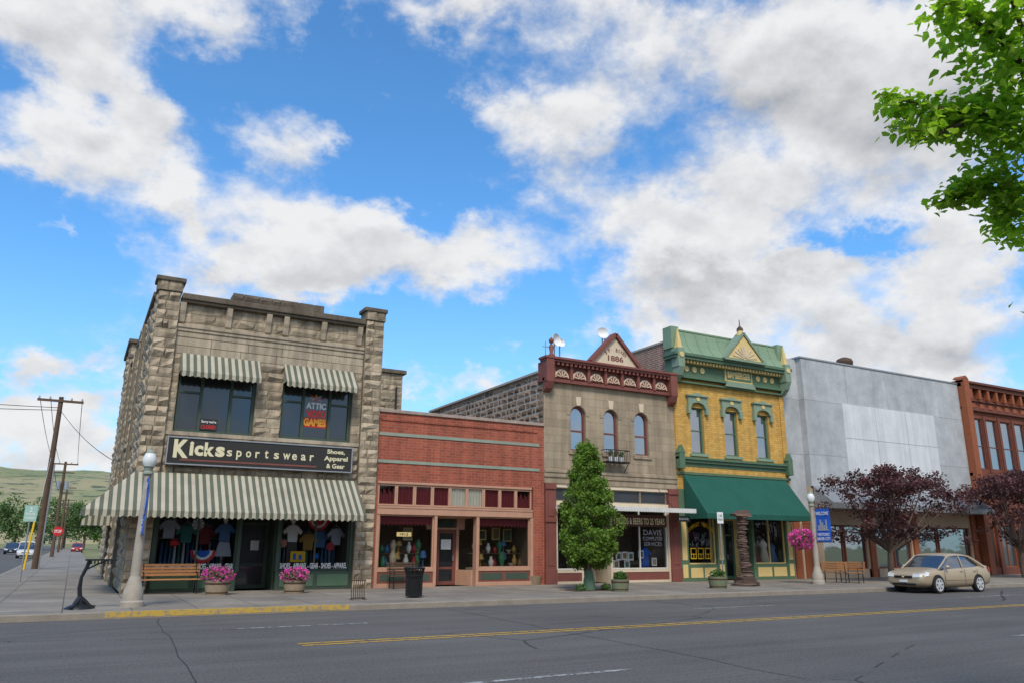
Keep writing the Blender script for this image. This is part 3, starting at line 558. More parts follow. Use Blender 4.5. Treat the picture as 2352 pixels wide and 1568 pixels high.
q=MB(); q.box(13.1,YF+1.095,2.42,13.98,YF+1.1,2.78); q.build('transom_pane',m_dg,RB)
ps=thing('number_plate','small gold number plate in the antique shop window','sign',(11.2,YF+.05,2.1)); MB().box(10.95,YF+.04,2.04,11.55,YF+.055,2.2).build('plate',m_ytrim,ps); text('1912',11.08,2.075,11.42,2.165,YF+.035,m_sign,ps,.02)
specs=[('vase',[(.05,0),(.1,.1),(.12,.22),(.05,.34),(.07,.4)]),('lamp',[(.1,0),(.1,.03),(.025,.06),(.03,.3),(.16,.32),(.1,.52),(.02,.53)]),('pitcher',[(.07,0),(.11,.1),(.1,.2),(.06,.28),(.08,.33)]),('bowl',[(.05,0),(.06,.03),(.15,.14),(.16,.16)]),('urn',[(.09,0),(.05,.06),(.13,.2),(.15,.34),(.08,.46),(.11,.5)])]
cn=[('green glass',(.06,.2,.10)),('white china',(.70,.68,.62)),('brass',(.45,.29,.08)),('blue glass',(.05,.14,.32)),('red glass',(.36,.035,.035)),('brown',(.22,.12,.06)),('cream china',(.62,.50,.34))]
cm=[mat(a.replace(' ','_'),b,.35,.1) for a,b in cn]
order=['first','second','third','fourth','fifth','sixth','seventh','eighth','ninth']
for w0,(a_,b_),side in ((0,(10.4,12.35),'left'),(1,(14.65,16.75),'right')):
    for row in (0,1):
        for i in range(9):
            kind,prof=specs[(i*2+w0+row*3)%5]; ci=(i*3+w0*2+row*4)%7; xx=a_+(b_-a_)*(i+.5)/9+R.uniform(-.05,.05); s_=R.uniform(.85,1.25); k=MB(); zb=.831 if row==0 else 1.411; yy=YF+.36+.2*(i%2) if row==0 else YF+1.0; k.lathe(xx,yy,[(r*.95,zb+z*s_*(1.2 if row==0 else .9)) for r,z in prof],12)
            tag(k.build(kind,cm[ci],smooth=60),f'{cn[ci][0]} {kind}, {order[i]} from the left {"along the ledge" if row==0 else "on the upper shelf"} of the {side} antique window',kind,'antiques in the red brick shop windows')
m_can=[mat('dark_canvas',(.10,.09,.06),.7,.4,8),mat('sepia_canvas',(.25,.17,.09),.7,.4,8),mat('landscape_canvas',(.10,.16,.12),.7,.5,8),mat('pale_canvas',(.38,.33,.25),.7,.4,8)]
for i,(xx,zz,ww,hh) in enumerate(((15.2,2.15,.55,.42),(15.95,2.2,.38,.5),(16.5,2.15,.42,.55),(11.9,2.15,.4,.5))):
    p_=thing('framed_picture',['wide gilt framed picture','tall narrow gilt framed picture','largest gilt framed picture at right end','gilt framed picture hung in left antique window'][i]+(' in right antique window' if i<3 else ''),'picture',(xx,YF+1.3,zz)); MB().box(xx-ww/2,YF+1.3,zz-hh/2,xx+ww/2,YF+1.34,zz+hh/2).build('frame',m_ytrim,p_); MB().box(xx-ww/2+.05,YF+1.29,zz-hh/2+.05,xx+ww/2-.05,YF+1.3,zz+hh/2-.05).build('canvas',m_can[i],p_)
# ================================================================ STONE BUILDING WITH PEDIMENT
A,B=17.6,25.03
BB=thing('pediment_stone_building','narrow tan stone building with maroon cornice, pediment and arched windows','building',(A,YF,.15))
AR=((19.0,19.84),(20.83,21.65),(22.6,23.44)); ZB=5.77; ZS=7.46
w=MB()
xs=[A]+[q for p in AR for q in p]+[B]
for i in range(0,8,2): w.box(xs[i],YF,ZB,xs[i+1],YF+.4,8.9)
for a_,b_ in AR:
    r=(b_-a_)/2; c_=(a_+b_)/2; pts=[(a_,8.9),(a_,ZS)]+[(c_-r*cos(pi*i/10),ZS+r*sin(pi*i/10)) for i in range(1,10)]+[(b_,ZS),(b_,8.9)]
    for i in range(1,len(pts)-2):
        (x0_,z0_),(x1_,z1_)=pts[i],pts[i+1]; w.hexa([(x0_,YF,z0_),(x1_,YF,z1_),(x1_,YF+.4,z1_),(x0_,YF+.4,z0_),(x0_,YF,8.9),(x1_,YF,8.9),(x1_,YF+.4,8.9),(x0_,YF+.4,8.9)])
w.box(A,YF,4.5,B,YF+.4,ZB)
w.box(B-.35,YF+.4,.15,B-.01,42,9.0).box(A+.35,41.6,.15,B-.35,42,9.2)
w.build('wall',m_bowen,BB)
w=MB(); w.m=0; w.box(A+.012,YF+.4,.15,A+.35,42,9.3); w.m=1; blocks(w,YF+.02,42,6.3,9.3,FX(A+.0),.30,.5,.06,.085); w.build('side_wall',[m_bmort,m_basalt],BB); MB().box(A-.1,YF+.4,9.3,A+.4,42,9.4).build('side_coping',m_conc,BB)
MB().box(A+.35,YF+.4,8.9,B-.35,41.6,8.98).build('roof',m_cope,BB)
for a_,b_ in AR:
    r=(b_-a_)/2; c_=(a_+b_)/2; f=MB(); y=YF+.12
    def ring(r0,r1): 
        for i in range(12):
            q0=pi*i/12;q1=pi*(i+1)/12
            f.hexa([(c_+r0*cos(q0),y,ZS+r0*sin(q0)),(c_+r1*cos(q0),y,ZS+r1*sin(q0)),(c_+r1*cos(q0),y+.1,ZS+r1*sin(q0)),(c_+r0*cos(q0),y+.1,ZS+r0*sin(q0)),(c_+r0*cos(q1),y,ZS+r0*sin(q1)),(c_+r1*cos(q1),y,ZS+r1*sin(q1)),(c_+r1*cos(q1),y+.1,ZS+r1*sin(q1)),(c_+r0*cos(q1),y+.1,ZS+r0*sin(q1))])
    ring(r-.085,r+.0); f.box(a_,y,ZB+.08,a_+.085,y+.1,ZS).box(b_-.085,y,ZB+.08,b_,y+.1,ZS).box(a_+.085,y,ZB+.08,b_-.085,y+.1,ZB+.16).box(a_+.085,y+.01,6.72,b_-.085,y+.09,6.79)
    q=f.build('window',m_maroon,BB); pn=MB(); pn.poly(*([(a_+.04,y+.06,ZB+.1),(b_-.04,y+.06,ZB+.1)]+[(x_,y+.06,z_) for x_,z_ in arc(c_,ZS,r-.04,0,pi,12)])); pn.build('pane',m_dg2,q)
    MB().box(a_-.12,YF-.07,ZB-.08,b_+.12,YF+.35,ZB+.08).build('window_sill',m_bowen,BB); MB().prism([(c_-.10,ZS+r+.02),(c_+.10,ZS+r+.02),(c_+.15,ZS+r+.42),(c_-.15,ZS+r+.42)],YF-.07,YF+.01).build('keystone',m_cream,BB,bevel=.01)
    hd=MB(); pts=arc(c_,ZS,r+.02,0,pi,14); po=arc(c_,ZS,r+.2,0,pi,14)
    for i in range(14): hd.hexa([(pts[i][0],YF-.025,pts[i][1]),(po[i][0],YF-.025,po[i][1]),(po[i][0],YF+.005,po[i][1]),(pts[i][0],YF+.005,pts[i][1]),(pts[i+1][0],YF-.025,pts[i+1][1]),(po[i+1][0],YF-.025,po[i+1][1]),(po[i+1][0],YF+.005,po[i+1][1]),(pts[i+1][0],YF+.005,pts[i+1][1])])
    hd.build('arch_stones',m_bowen,BB)
k=MB(); k.box(A-.15,YF-.45,9.86,B+.02,YF+.2,9.96).box(A-.1,YF-.38,9.76,B,YF+.15,9.86).box(A-.05,YF-.08,9.0,B,YF+.41,9.76).box(A-.08,YF-.2,8.86,B+.01,YF+.42,9.0)
for i in range(30): xx=A+.35+(B-A-.6)*i/29; k.box(xx-.06,YF-.34,9.62,xx+.06,YF-.08,9.76)
k.build('cornice',m_maroon,BB)
for xx in (A+.12,B-.2):
    k=MB(); k.box(xx-.2,YF-.42,8.8,xx+.2,YF-.0,9.86); k.prismx([(YF-.42,8.8),(YF-.3,8.5),(YF-.02,8.35),(YF-.02,8.8)],xx-.18,xx+.18); k.build('cornice_bracket',m_maroon,BB,bevel=.02)
na=7; aw_=(B-A-.75)/na
for i in range(na):
    c_=A+.4+aw_*(i+.5); k=MB(); k.m=0; k.prism(arc(c_,9.1,aw_*.40,0,pi,10),YF-.14,YF-.085); k.m=1; k.prism(arc(c_,9.1,aw_*.31,0,pi,10),YF-.17,YF-.141); k.m=0
    for j in range(5):
        an=pi*(j+.5)/5; k.prism([(c_+.05*cos(an)-.012*sin(an),9.1+.05*sin(an)+.012*cos(an)),(c_+.05*cos(an)+.012*sin(an),9.1+.05*sin(an)-.012*cos(an)),(c_+aw_*.29*cos(an)+.03*sin(an),9.1+aw_*.29*sin(an)-.03*cos(an)),(c_+aw_*.29*cos(an)-.03*sin(an),9.1+aw_*.29*sin(an)+.03*cos(an))],YF-.185,YF-.171)
    k.build('sunburst',[m_cream,m_maroon],BB)
    k=MB(); xx=A+.4+aw_*i; k.box(xx-.07,YF-.24,9.0,xx+.07,YF-.081,9.62); k.build('cornice_bracket',m_maroon,BB)
k=MB(); k.m=0; k.prism([(20.05,9.97),(22.7,9.97),(21.4,11.3)],YF-.3,YF-.05); k.m=1
for p0,p1 in (((19.95,9.98),(21.4,11.45)),((22.8,9.98),(21.4,11.45))): k.beam((p0[0],YF-.2,p0[1]),(p1[0],YF-.2,p1[1]),.45,.16)
k.build('pediment',[m_cream,m_maroon],BB)
text('1886',20.95,10.14,21.85,10.42,YF-.305,m_maroon,BB,.03)
k=MB()
s_='J.P. BOWEN'
for i,ch in enumerate(s_):
    if ch==' ': continue
    an=rad(150-120*i/(len(s_)-1)); cx,cz=21.4+.66*cos(an),10.3+.40*sin(an); vs,fs=tmesh(ch,.03); tw_=.03 if ch=='.' else .11; hh=.04 if ch=='.' else .19; ro=(an-pi/2)*.75; n0=len(k.v)
    k.add([(cx+((a-.5)*tw_)*cos(ro)-((b-.5)*hh)*sin(ro),YF-.305,cz+((a-.5)*tw_)*sin(ro)+((b-.5)*hh)*cos(ro)) for a,b in vs])
    for f in fs: k.fc([n0+i2 for i2 in f])
k.build('lettering',m_maroon,BB)
k=MB(); xx,zz=A+.35,9.97; k.lathe(xx,YF-.1,[(.16,zz),(.18,zz+.08),(.07,zz+.2),(.12,zz+.5),(.04,zz+.62),(.11,zz+.72),(.12,zz+.8),(.02,zz+.92)],14); k.build('finial',m_maroon,BB,smooth=60)
# shop part
k=MB(); k.box(A-.02,YF-.14,4.82,B-.02,YF+.4,4.95).box(A-.02,YF-.1,4.62,B-.02,YF+.39,4.82).box(A,YF-.05,4.36,B-.03,YF+.38,4.62); k.build('shop_cornice',m_bowen,BB,bevel=.015)
for a_,b_ in ((A+.02,A+.55),(24.45,B-.02)):
    k=MB(); k.box(a_,YF-.10,.15,b_,YF+.4,4.36); k.box(a_-.05,YF-.16,.15,b_+.0,YF-.10,.75).box(a_-.03,YF-.15,4.1,b_,YF-.10,4.36).box(a_-.03,YF-.15,2.7,b_,YF-.10,2.85)
    for zz0,zz1 in ((.9,2.6),(2.95,4.0)): k.box(a_+.12,YF-.125,zz0,b_-.12,YF-.10,zz1)
    k.build('pilaster',m_maroon,BB,bevel=.012)
k=MB(); k.box(18.15,YF,4.2,24.45,YF+.3,4.36).box(18.15,YF,3.45,24.45,YF+.3,3.62); k.box(18.15,YF,.15,18.25,YF+.3,3.45).box(24.35,YF,.15,24.45,YF+.3,3.45).box(19.5,YF,.15,19.6,YF+.3,3.45).box(21.05,YF,.15,21.15,YF+.3,3.45); k.box(18.25,YF,.6,19.5,YF+.3,.72).box(21.15,YF,.6,24.35,YF+.3,.72); k.box(18.25,YF,.15,19.5,YF+.3,.25).box(21.15,YF,.15,24.35,YF+.3,.25); k.build('shopfront',m_cream,BB)
parts('bulkhead',m_maroon,BB,[(18.25,YF+.02,.25,19.5,YF+.29,.6),(21.15,YF+.02,.25,24.35,YF+.29,.6)])
for i in range(4):
    a_=18.2+(24.4-18.2)*i/4; win(BB,a_+.004,3.63,a_+1.546,4.19,YF+.06,m_bowen,m_dg3,.03,(),(),.1,'transom_window')
wl=win(BB,18.26,.73,19.49,3.44,YF+.06,m_white,m_glass,.05,(),(),.1,'display_window'); wr=win(BB,21.16,.73,24.34,3.44,YF+.06,m_white,m_glass,.05,(.5,),(),.1,'display_window')
text('DAVIS',23.0,2.22,24.05,2.46,YF+.1,m_gry,wr,.0); text('COMPUTER',22.95,1.98,24.1,2.15,YF+.1,m_gry,wr,.0); text('SERVICES',23.0,1.74,24.05,1.91,YF+.1,m_gry,wr,.0)
bn=thing('window_banner','long brown banner with gold lettering below the flat canopy','banner',(22.8,YF+.02,2.95)); MB().box(21.2,YF+.02,2.60,24.3,YF+.03,3.12).build('cloth',mat('brown_banner',(.10,.045,.03),.7,.1),bn); text('FRIENDS & BEERS TO 25 YEARS',21.3,2.69,24.2,2.98,YF+.015,mat('banner_lettering',(.82,.72,.46),.6,.05),bn,.02)
i_=MB(); i_.box(A+.35,YF+3.,.15,B-.35,YF+3.1,4.3).box(A+.36,YF+.41,.15,A+.5,YF+3,4.3).box(B-.5,YF+.41,.15,B-.36,YF+3,4.3).box(A+.5,YF+.41,4.2,B-.5,YF+3,4.3); i_.build('interior',m_int2,BB)
d=win(BB,19.75,.16,20.75,3.3,YF+1.2,m_cream,m_dg,.12,(),(.7,),.06,'door'); MB().box(20.58,YF+1.15,1.1,20.62,YF+1.19,1.3).build('handle',m_steel,d)
parts('entrance_reveal',m_cream,BB,[(19.5,YF+.35,.15,19.56,YF+1.2,3.3),(21.08,YF+.35,.15,21.14,YF+1.2,3.3),(20.75,YF+1.2,.15,21.07,YF+1.26,3.3)])
for i,(xx,zz,cc_) in enumerate(((21.7,1.2,1),(22.05,1.22,3),(22.4,1.2,1),(23.75,.95,1),(23.0,1.28,2),(21.6,.85,1),(22.2,.85,6))):
    p_=thing('photo_board',f'white framed photo board, {["top left of the group","top middle of the group","top right of the group","lower right beside the blue jersey","just left of the blue jersey","bottom left of the group","bottom right of the group"][i]} in the computer shop window','picture',(xx,YF+.3,zz),'photo boards in the computer shop window'); MB().box(xx-.15,YF+.3+.01*i,zz-.1,xx+.15,YF+.315+.01*i,zz+.26).build('board',m_signw,p_); MB().box(xx-.1,YF+.29+.01*i,zz-.04,xx+.1,YF+.3+.01*i,zz+.2).build('photo',m_can[i%4],p_)
k=MB(); k.prism([(23.2,.8),(23.6,.8),(23.56,1.4),(23.7,1.3),(23.75,1.4),(23.5,1.65),(23.3,1.65),(23.05,1.4),(23.1,1.3),(23.24,1.4)],YF+.5,YF+.65); tag(k.build('jersey',m_blue,bevel=.03),'blue jersey displayed in computer shop window','jersey')
# canopy
k=MB(); k.box(A+.5,YF-1.25,3.28,B-.06,YF-.11,3.33).box(A+.45,YF-1.3,3.2,B-.03,YF-1.25,3.40)
for i in range(46): xx=A+.5+(B-A-.6)*i/45; k.box(xx,YF-1.315,3.22,xx+.06,YF-1.3,3.38)
k.build('canopy',m_white,BB)
for xx in (A+1.2,23.8): MB().tube([(xx,YF-1.2,3.36),(xx,YF-.1,4.3)],.014,6).build('canopy_rod',m_iron,BB)
hs=thing('hanging_sign','small dark sign hung from right end of flat canopy','sign',(24.5,YF-1.,2.9)); MB().box(24.1,YF-1.02,2.82,24.85,YF-.98,3.08).build('board',m_sign,hs); text('DAVIS',24.2,2.9,24.75,3.0,YF-1.025,m_signw,hs,.02)
for xx in (24.2,24.75): MB().tube([(xx,YF-1.,3.08),(xx,YF-1.,3.28)],.01,5).build('hanger',m_iron,hs)
# balcony planter
bp=thing('iron_balcony','small black iron balcony basket under middle arched window','balcony',(21.24,YF-.3,5.4)); k=MB()
for i in range(13): xx=20.6+1.3*i/12; k.tube([(xx,YF-.5,5.42),(xx,YF-.5,5.95)],.012,5)
for zz in (5.42,5.95): k.tube([(20.6,YF-.08,zz),(20.6,YF-.5,zz),(21.9,YF-.5,zz),(21.9,YF-.08,zz)],.02,5)
k.build('railing',m_iron,bp); MB().box(20.6,YF-.5,5.38,21.9,YF-.08,5.41).build('floor_plate',m_iron,bp)
for xx in (20.65,21.85): MB().tube([(xx,YF-.5,5.42),(xx,YF-.25,5.15),(xx,YF-.08,5.0)],.018,5).build('bracket',m_iron,bp)
for i,xx in enumerate((20.95,21.25,21.55)):
    p_=thing('flower_pot',f'white flower pot with green plant on iron balcony, {["left","middle","right"][i]} of three','plant pot',(xx,YF-.3,5.42)); MB().lathe(xx,YF-.3,[(.08,5.42),(.12,5.65)],12).build('pot',m_wh,p_); q=MB(); clump(q,(xx,YF-.3,5.8),.15,60,.09); q.build('foliage',m_lfs,p_)
def dish(label,x,y,z,r,face,mast):
    T=thing('satellite_dish',label,'dish',(x,y,z)); k=MB(); k.lathe(0,0,[(.02,0),(r*.5,.05),(r*.85,.13),(r,.2),(r*.99,.22),(r*.8,.14),(.02,.03)],20); k.xf(Matrix.Translation((x,y,z+mast))@face); k.build('reflector',m_wh,T,smooth=60)
    MB().tube([(x+.1,y+.1,z),(x+.1,y+.1,z+mast)],.04,7).build('mast',m_steel,T); return T
fc_=Matrix.Rotation(rad(75),4,'X')
x_,z_=PY(1383,800,33.); d1=dish('round white drum dish on mast behind the stone pediment',x_,33,z_-1.0,.33,Matrix.Rotation(rad(-18),4,'Z')@fc_,1.75)
x_,z_=PY(1395,800,33.); MB().tube([(x_,33.2,z_-1.2),(x_,33.2,z_+1.0)],.05,7).build('side_mast',m_steel,d1)
x_,z_=PY(1272,815,33.); dish('tall white dish at left end of maroon cornice',x_,33,z_-.8,.34,Matrix.Rotation(rad(20),4,'Z')@Matrix.Rotation(rad(85),4,'X'),1.55)
x_,z_=PY(1284,815,34.); dish('small white dish just right of the maroon finial',x_,34,z_-.8,.26,fc_,1.4)
x_,z_=PY(1253,800,35); k=MB(); k.tube([(x_,35,z_-1.5),(x_,35,z_+.4)],.03,6).tube([(x_-.2,35,z_+.1),(x_+.2,35,z_+.1)],.02,5); tag(k.build('aerial',m_steel),'thin metal aerial at far left of maroon cornice','aerial')
# ================================================================ YELLOW BUILDING
A,B=25.05,32.72
YB=thing('yellow_brick_building','yellow brick building with green roof, green awning and fan gable','building',(A,YF,.15))
WY=((26.1,26.97),(28.35,29.27),(30.58,31.5)); w=MB(); xs=[A]+[q for p in WY for q in p]+[B]
for i in range(0,8,2): w.box(xs[i],YF,6.15,xs[i+1],YF+.4,8.45)
w.box(A,YF,8.45,B,YF+.4,10.0).box(A,YF,4.4,B,YF+.4,6.15)
w.build('wall',m_yel,YB)
w=MB(); w.box(A,YF+.4,.15,A+.35,42,11.7).box(B-.35,YF+.4,.15,B,42,11.3).box(A+.35,41.7,.15,B-.35,42,11.3); w.build('side_wall',m_sbrick,YB); MB().box(A-.06,YF+.5,11.7,A+.42,42,11.8).build('side_coping',m_conc,YB); MB().box(A+.35,YF+1.2,10.6,B-.35,41.7,10.7).build('roof',m_cope,YB)
parts('corner_pier',m_yel,YB,[(xx,YF-.07,6.2,xx+.3,YF,9.6) for xx in (A+.02,B-.32)])
for a_,b_ in WY:
    c_=(a_+b_)/2; win(YB,a_,6.15,b_,8.45,YF+.12,m_green,m_dg2,.08,(),(.5,),.1)
    MB().box(a_-.14,YF-.09,6.02,b_+.14,YF+.3,6.15).build('window_sill',m_lgreen,YB)
    k=MB(); k.m=0; pts=[(a_-.18,8.42),(a_-.02,8.42),(a_+.04,8.55)]+[(c_-(.38)*cos(pi*i/8),8.55+.13*sin(pi*i/8)) for i in range(1,8)]+[(b_-.04,8.55),(b_+.02,8.42),(b_+.18,8.42),(b_+.2,9.0),(c_+.25,9.12),(c_,9.2),(c_-.25,9.12),(a_-.2,9.0)]
    k.prism(pts,YF-.16,YF+.0); k.box(a_-.26,YF-.24,8.98,b_+.26,YF,9.06); k.box(a_-.24,YF-.2,8.1,a_-.06,YF,8.5).box(b_+.06,YF-.2,8.1,b_+.24,YF,8.5); k.m=1; k.prism(arc(c_,8.86,.12,0,2*pi,12)[:-1],YF-.19,YF-.16)
    k.build('window_hood',[m_lgreen,m_ytrim],YB,bevel=.01)
k=MB(); k.box(A-.02,YF-.26,5.82,B+.02,YF,5.93).box(A,YF-.18,5.68,B,YF,5.82).box(A,YF-.08,5.5,B,YF,5.68); k.build('belt_cornice',m_green,YB); MB().box(A,YF-.12,5.1,B,YF,5.22).build('lower_belt',m_green,YB)
k=MB(); k.box(A+.2,YF-.05,5.23,B-.2,YF-.001,5.5); k.build('belt_panel',m_yel,YB)
for xx in (A+.14,B-.16):
    k=MB(); k.box(xx-.16,YF-.34,5.35,xx+.16,YF-.0,6.1); k.prism([(xx-.2,6.1),(xx+.2,6.1),(xx,6.5)],YF-.34,YF-.03); k.build('corner_block',m_green,YB,bevel=.015)
k=MB(); k.box(A-.05,YF-.12,9.95,B+.05,YF+.38,10.75).box(A-.1,YF-.28,9.85,B+.1,YF+.37,9.97).box(A-.2,YF-.55,10.75,B+.2,YF+.36,10.9).box(A-.25,YF-.62,10.9,B+.25,YF+.35,11.05)
k.box(A-.05,YF-.2,9.62,B+.05,YF,9.7)
k.build('cornice',m_green,YB,bevel=.01)
k=MB(); pr=[(YF-.55,11.06),(YF-.25,11.5),(YF-.1,11.95),(YF-.02,12.3),(YF+.4,12.3),(YF+.4,11.06)]; k.prismx(pr,A-.0,B-.0); k.build('mansard_roof',m_rgreen,YB)
for i in range(9):
    xx=A+.9+(B-A-1.8)*i/8; k=MB()
    for j in range(3): k.beam((xx,pr[j][0]-.012,pr[j][1]),(xx,pr[j+1][0]-.012,pr[j+1][1]),.04,.03)
    k.build('roof_seam',m_rgreen,YB)
MB().box(A,YF-.06,12.28,B,YF+.42,12.36).build('roof_ridge',m_rgreen,YB)
for i in range(3):
    for side in (0,1):
        xx=(A+.85+.52*i) if side==0 else (B-.85-.52*i); k=MB(); k.prism(arc(xx,10.36,.15,0,2*pi,14)[:-1],YF-.16,YF-.121); k.build('rosette',m_ytrim,YB)
k=MB()
for i in range(34): xx=A+.3+(B-A-.6)*i/33; k.box(xx-.06,YF-.42,10.6,xx+.06,YF-.12,10.75)
k.build('dentil_row',m_ytrim,YB)
for xx in (A+.12,B-.12):
    k=MB(); k.m=0; k.box(xx-.2,YF-.66,10.3,xx+.2,YF-.12,11.25); k.prismx([(YF-.66,10.3),(YF-.5,9.9),(YF-.15,9.6),(YF-.13,10.3)],xx-.16,xx+.16); k.m=1; k.hexa([(xx-.15,YF-.58,11.25),(xx+.15,YF-.58,11.25),(xx+.15,YF-.30,11.25),(xx-.15,YF-.30,11.25),(xx-.02,YF-.45,12.25),(xx+.02,YF-.45,12.25),(xx+.02,YF-.40,12.25),(xx-.02,YF-.40,12.25)]); k.prism(arc(xx,10.9,.14,0,2*pi,12)[:-1],YF-.7,YF-.661)
    k.build('corner_finial',[m_lgreen,m_ytrim],YB,bevel=.012)
    k=MB(); k.box(xx-.24,YF-.24,11.3,xx+.24,YF+.42,12.42); k.build('roof_end_block',m_rgreen,YB,bevel=.015)
gx=29.4
k=MB(); k.m=0; k.prism([(gx-1.25,11.08),(gx+1.25,11.08),(gx,12.35)],YF-.72,YF-.2); k.m=1
for sgn in (-1,1): k.beam((gx+sgn*1.45,YF-.5,11.02),(gx,YF-.5,12.52),.55,.13)
k.box(gx-1.45,YF-.78,10.98,gx+1.45,YF-.2,11.1); k.build('gable',[m_ytrim,m_lgreen],YB)
for i in range(9):
    an=pi*(i+.5)/9; k=MB(); L=[1.05,.95,.86,.84,.88,.84,.86,.95,1.05][i]
    k.prism([(gx+.1*cos(an)-.015*sin(an),11.14+.1*sin(an)+.015*cos(an)),(gx+.1*cos(an)+.015*sin(an),11.14+.1*sin(an)-.015*cos(an)),(gx+L*.8*cos(an)+.05*sin(an),11.14+L*.8*sin(an)-.05*cos(an)),(gx+L*.8*cos(an)-.05*sin(an),11.14+L*.8*sin(an)+.05*cos(an))],YF-.75,YF-.721); k.build('fan_blade',m_cream,YB)
k=MB(); k.m=0; k.lathe(gx,YF-.5,[(.24,12.4),(.24,12.5),(.17,12.54),(.16,12.68)],12); k.m=1; k.lathe(gx,YF-.5,[(.18,12.69),(.16,12.82),(.08,12.9),(.03,12.96),(.02,13.3)],12); k.build('gable_finial',[m_ytrim,m_rust],YB,smooth=50)
k=MB(); k.box(gx-.95,YF-.2,10.0,gx+.95,YF-.121,10.68); k.build('name_panel',m_ytrim,YB); k=MB(); k.box(gx-.88,YF-.22,10.08,gx+.88,YF-.2,10.62); q=k.build('name_field',m_green,YB); text('BAMBERGER',gx-.8,10.18,gx+.8,10.52,YF-.225,m_ytrim,q,.03)
k=MB(); k.prism([(gx-1.1,9.7),(gx+1.1,9.7),(gx+.9,9.98),(gx-.9,9.98)],YF-.3,YF-.285); k.build('name_bracket',m_lgreen,YB)
k=MB()
for xx in (A+.02,27.35,B-.62): k.box(xx,YF-.03,.15,xx+.5,YF+.3,4.4)
k.box(A+.5,YF,3.6,B-.6,YF+.29,4.4).box(25.55,YF,.15,27.35,YF+.28,.9).box(29.9,YF,.15,B-.6,YF+.28,.9).box(29.75,YF,.15,29.9,YF+.28,3.6); k.build('shopfront',m_green,YB,bevel=.01)
parts('shopfront_panel',m_ytrim,YB,[(a_,YF-.012,.3,b_,YF,.75) for a_,b_ in ((25.65,26.4),(26.5,27.25),(30.0,30.95),(31.1,32.0))]+[(xx,YF-.045,.3,xx+.3,YF-.03,.9) for xx in (A+.1,27.45,B-.52)]+[(xx,YF-.045,1.1,xx+.3,YF-.03,3.) for xx in (A+.1,27.45,B-.52)])
wy=win(YB,25.57,.91,27.33,3.58,YF+.08,m_ytrim,m_glass,.06,(),(),.1,'display_window'); wz=win(YB,29.92,.91,32.08,3.58,YF+.08,m_ytrim,m_glass,.06,(.5,),(),.1,'display_window')
k=MB()
s_='COMFORT VINTAGE'
for i,ch in enumerate(s_):
    if ch==' ': continue
    fr=i/(len(s_)-1); cx=25.7+1.5*fr; cz=2.5+.28*sin(pi*fr); tput(k,ch,cx-.05,cz-.1,cx+.05,cz+.1,lambda a,b:(a,YF+.07,b),.03)
k.build('lettering',m_yp,wy)
k=MB(); 
for i in range(26):
    an=R.uniform(0,6.28); xx=R.uniform(25.85,27.05); zz=R.uniform(1.75,2.3); k.tube([(xx+.09*cos(an+q*.9)*(1-q*.08),YF+.07,zz+.09*sin(an+q*.9)) for q in range(6)],.007,4)
k.build('window_scrollwork',m_gry,wy)
for xx in (25.75,26.2,26.65):
    k=MB(); k.box(xx,YF+.065,1.15,xx+.36,YF+.075,1.19).box(xx,YF+.065,1.62,xx+.36,YF+.075,1.66).box(xx,YF+.065,1.19,xx+.035,YF+.075,1.62).box(xx+.325,YF+.065,1.19,xx+.36,YF+.075,1.62).box(xx+.035,YF+.065,1.36,xx+.325,YF+.075,1.39).box(xx+.165,YF+.065,1.19,xx+.195,YF+.075,1.36); k.build('window_painting',m_yp,wy)
i_=MB(); i_.box(A+.36,YF+3,.15,B-.36,YF+3.1,4.3).box(A+.36,YF+.41,4.3,B-.36,YF+3,4.35).box(A+.36,YF+.41,.15,A+.5,YF+3,4.3).box(B-.5,YF+.41,.15,B-.36,YF+3,4.3); i_.build('interior',m_int,YB)
for i,(xx,hh,mm,lb) in enumerate(((30.4,1.0,m_dred,'dark red dress form in right window of yellow building'),(31.1,1.15,m_ivory,'ivory dress form in right window of yellow building'),(31.7,.95,m_bcl,'blue dress form in right window of yellow building'))):
    k=MB(); k.lathe(xx,YF+.6,[(.22,.9),(.26,1.1),(.14,.9+hh*.65),(.19,.9+hh*.85),(.06,.9+hh),(.05,.97+hh)],12); tag(k.build('dress_form',mm,smooth=60),lb,'mannequin')
d=win(YB,28.2,.16,29.5,3.,YF+1.,m_green,m_dg,.14,(.5,),(.75,),.06,'door'); MB().box(28.95,YF+.95,1.1,28.99,YF+.99,1.35).build('handle',m_steel,d)
k=MB(); k.box(27.85,YF+1,.15,28.2,YF+1.06,3.6).box(29.5,YF+1,.15,29.85,YF+1.06,3.6).box(28.2,YF+1,3.,29.5,YF+1.06,3.6); k.build('entrance_wall',m_ytrim,YB)
aw=MB(); aa,bb=A+.32,B-.4
aw.poly((aa,YF-.13,5.06),(bb,YF-.13,5.06),(bb,27.4,3.22),(aa,27.4,3.22)).poly((aa,YF-.13,5.06),(aa,27.4,3.22),(aa,YF-.13,3.22)).poly((bb,YF-.13,5.06),(bb,YF-.13,3.22),(bb,27.4,3.22))
n=40
for i in range(n):
    p0=aa+(bb-aa)*i/n;p1=aa+(bb-aa)*(i+1)/n; aw.poly((p0,27.4,3.22),(p0,27.4-.012*(i%2),2.98),(p1,27.4-.012*((i+1)%2),2.98),(p1,27.4,3.22))
for xx in (aa,bb): aw.poly((xx,27.4,3.22),(xx,YF-.13,3.22),(xx,YF-.13,2.98),(xx,27.4,2.98))
aw.build('awning',m_awg,YB)
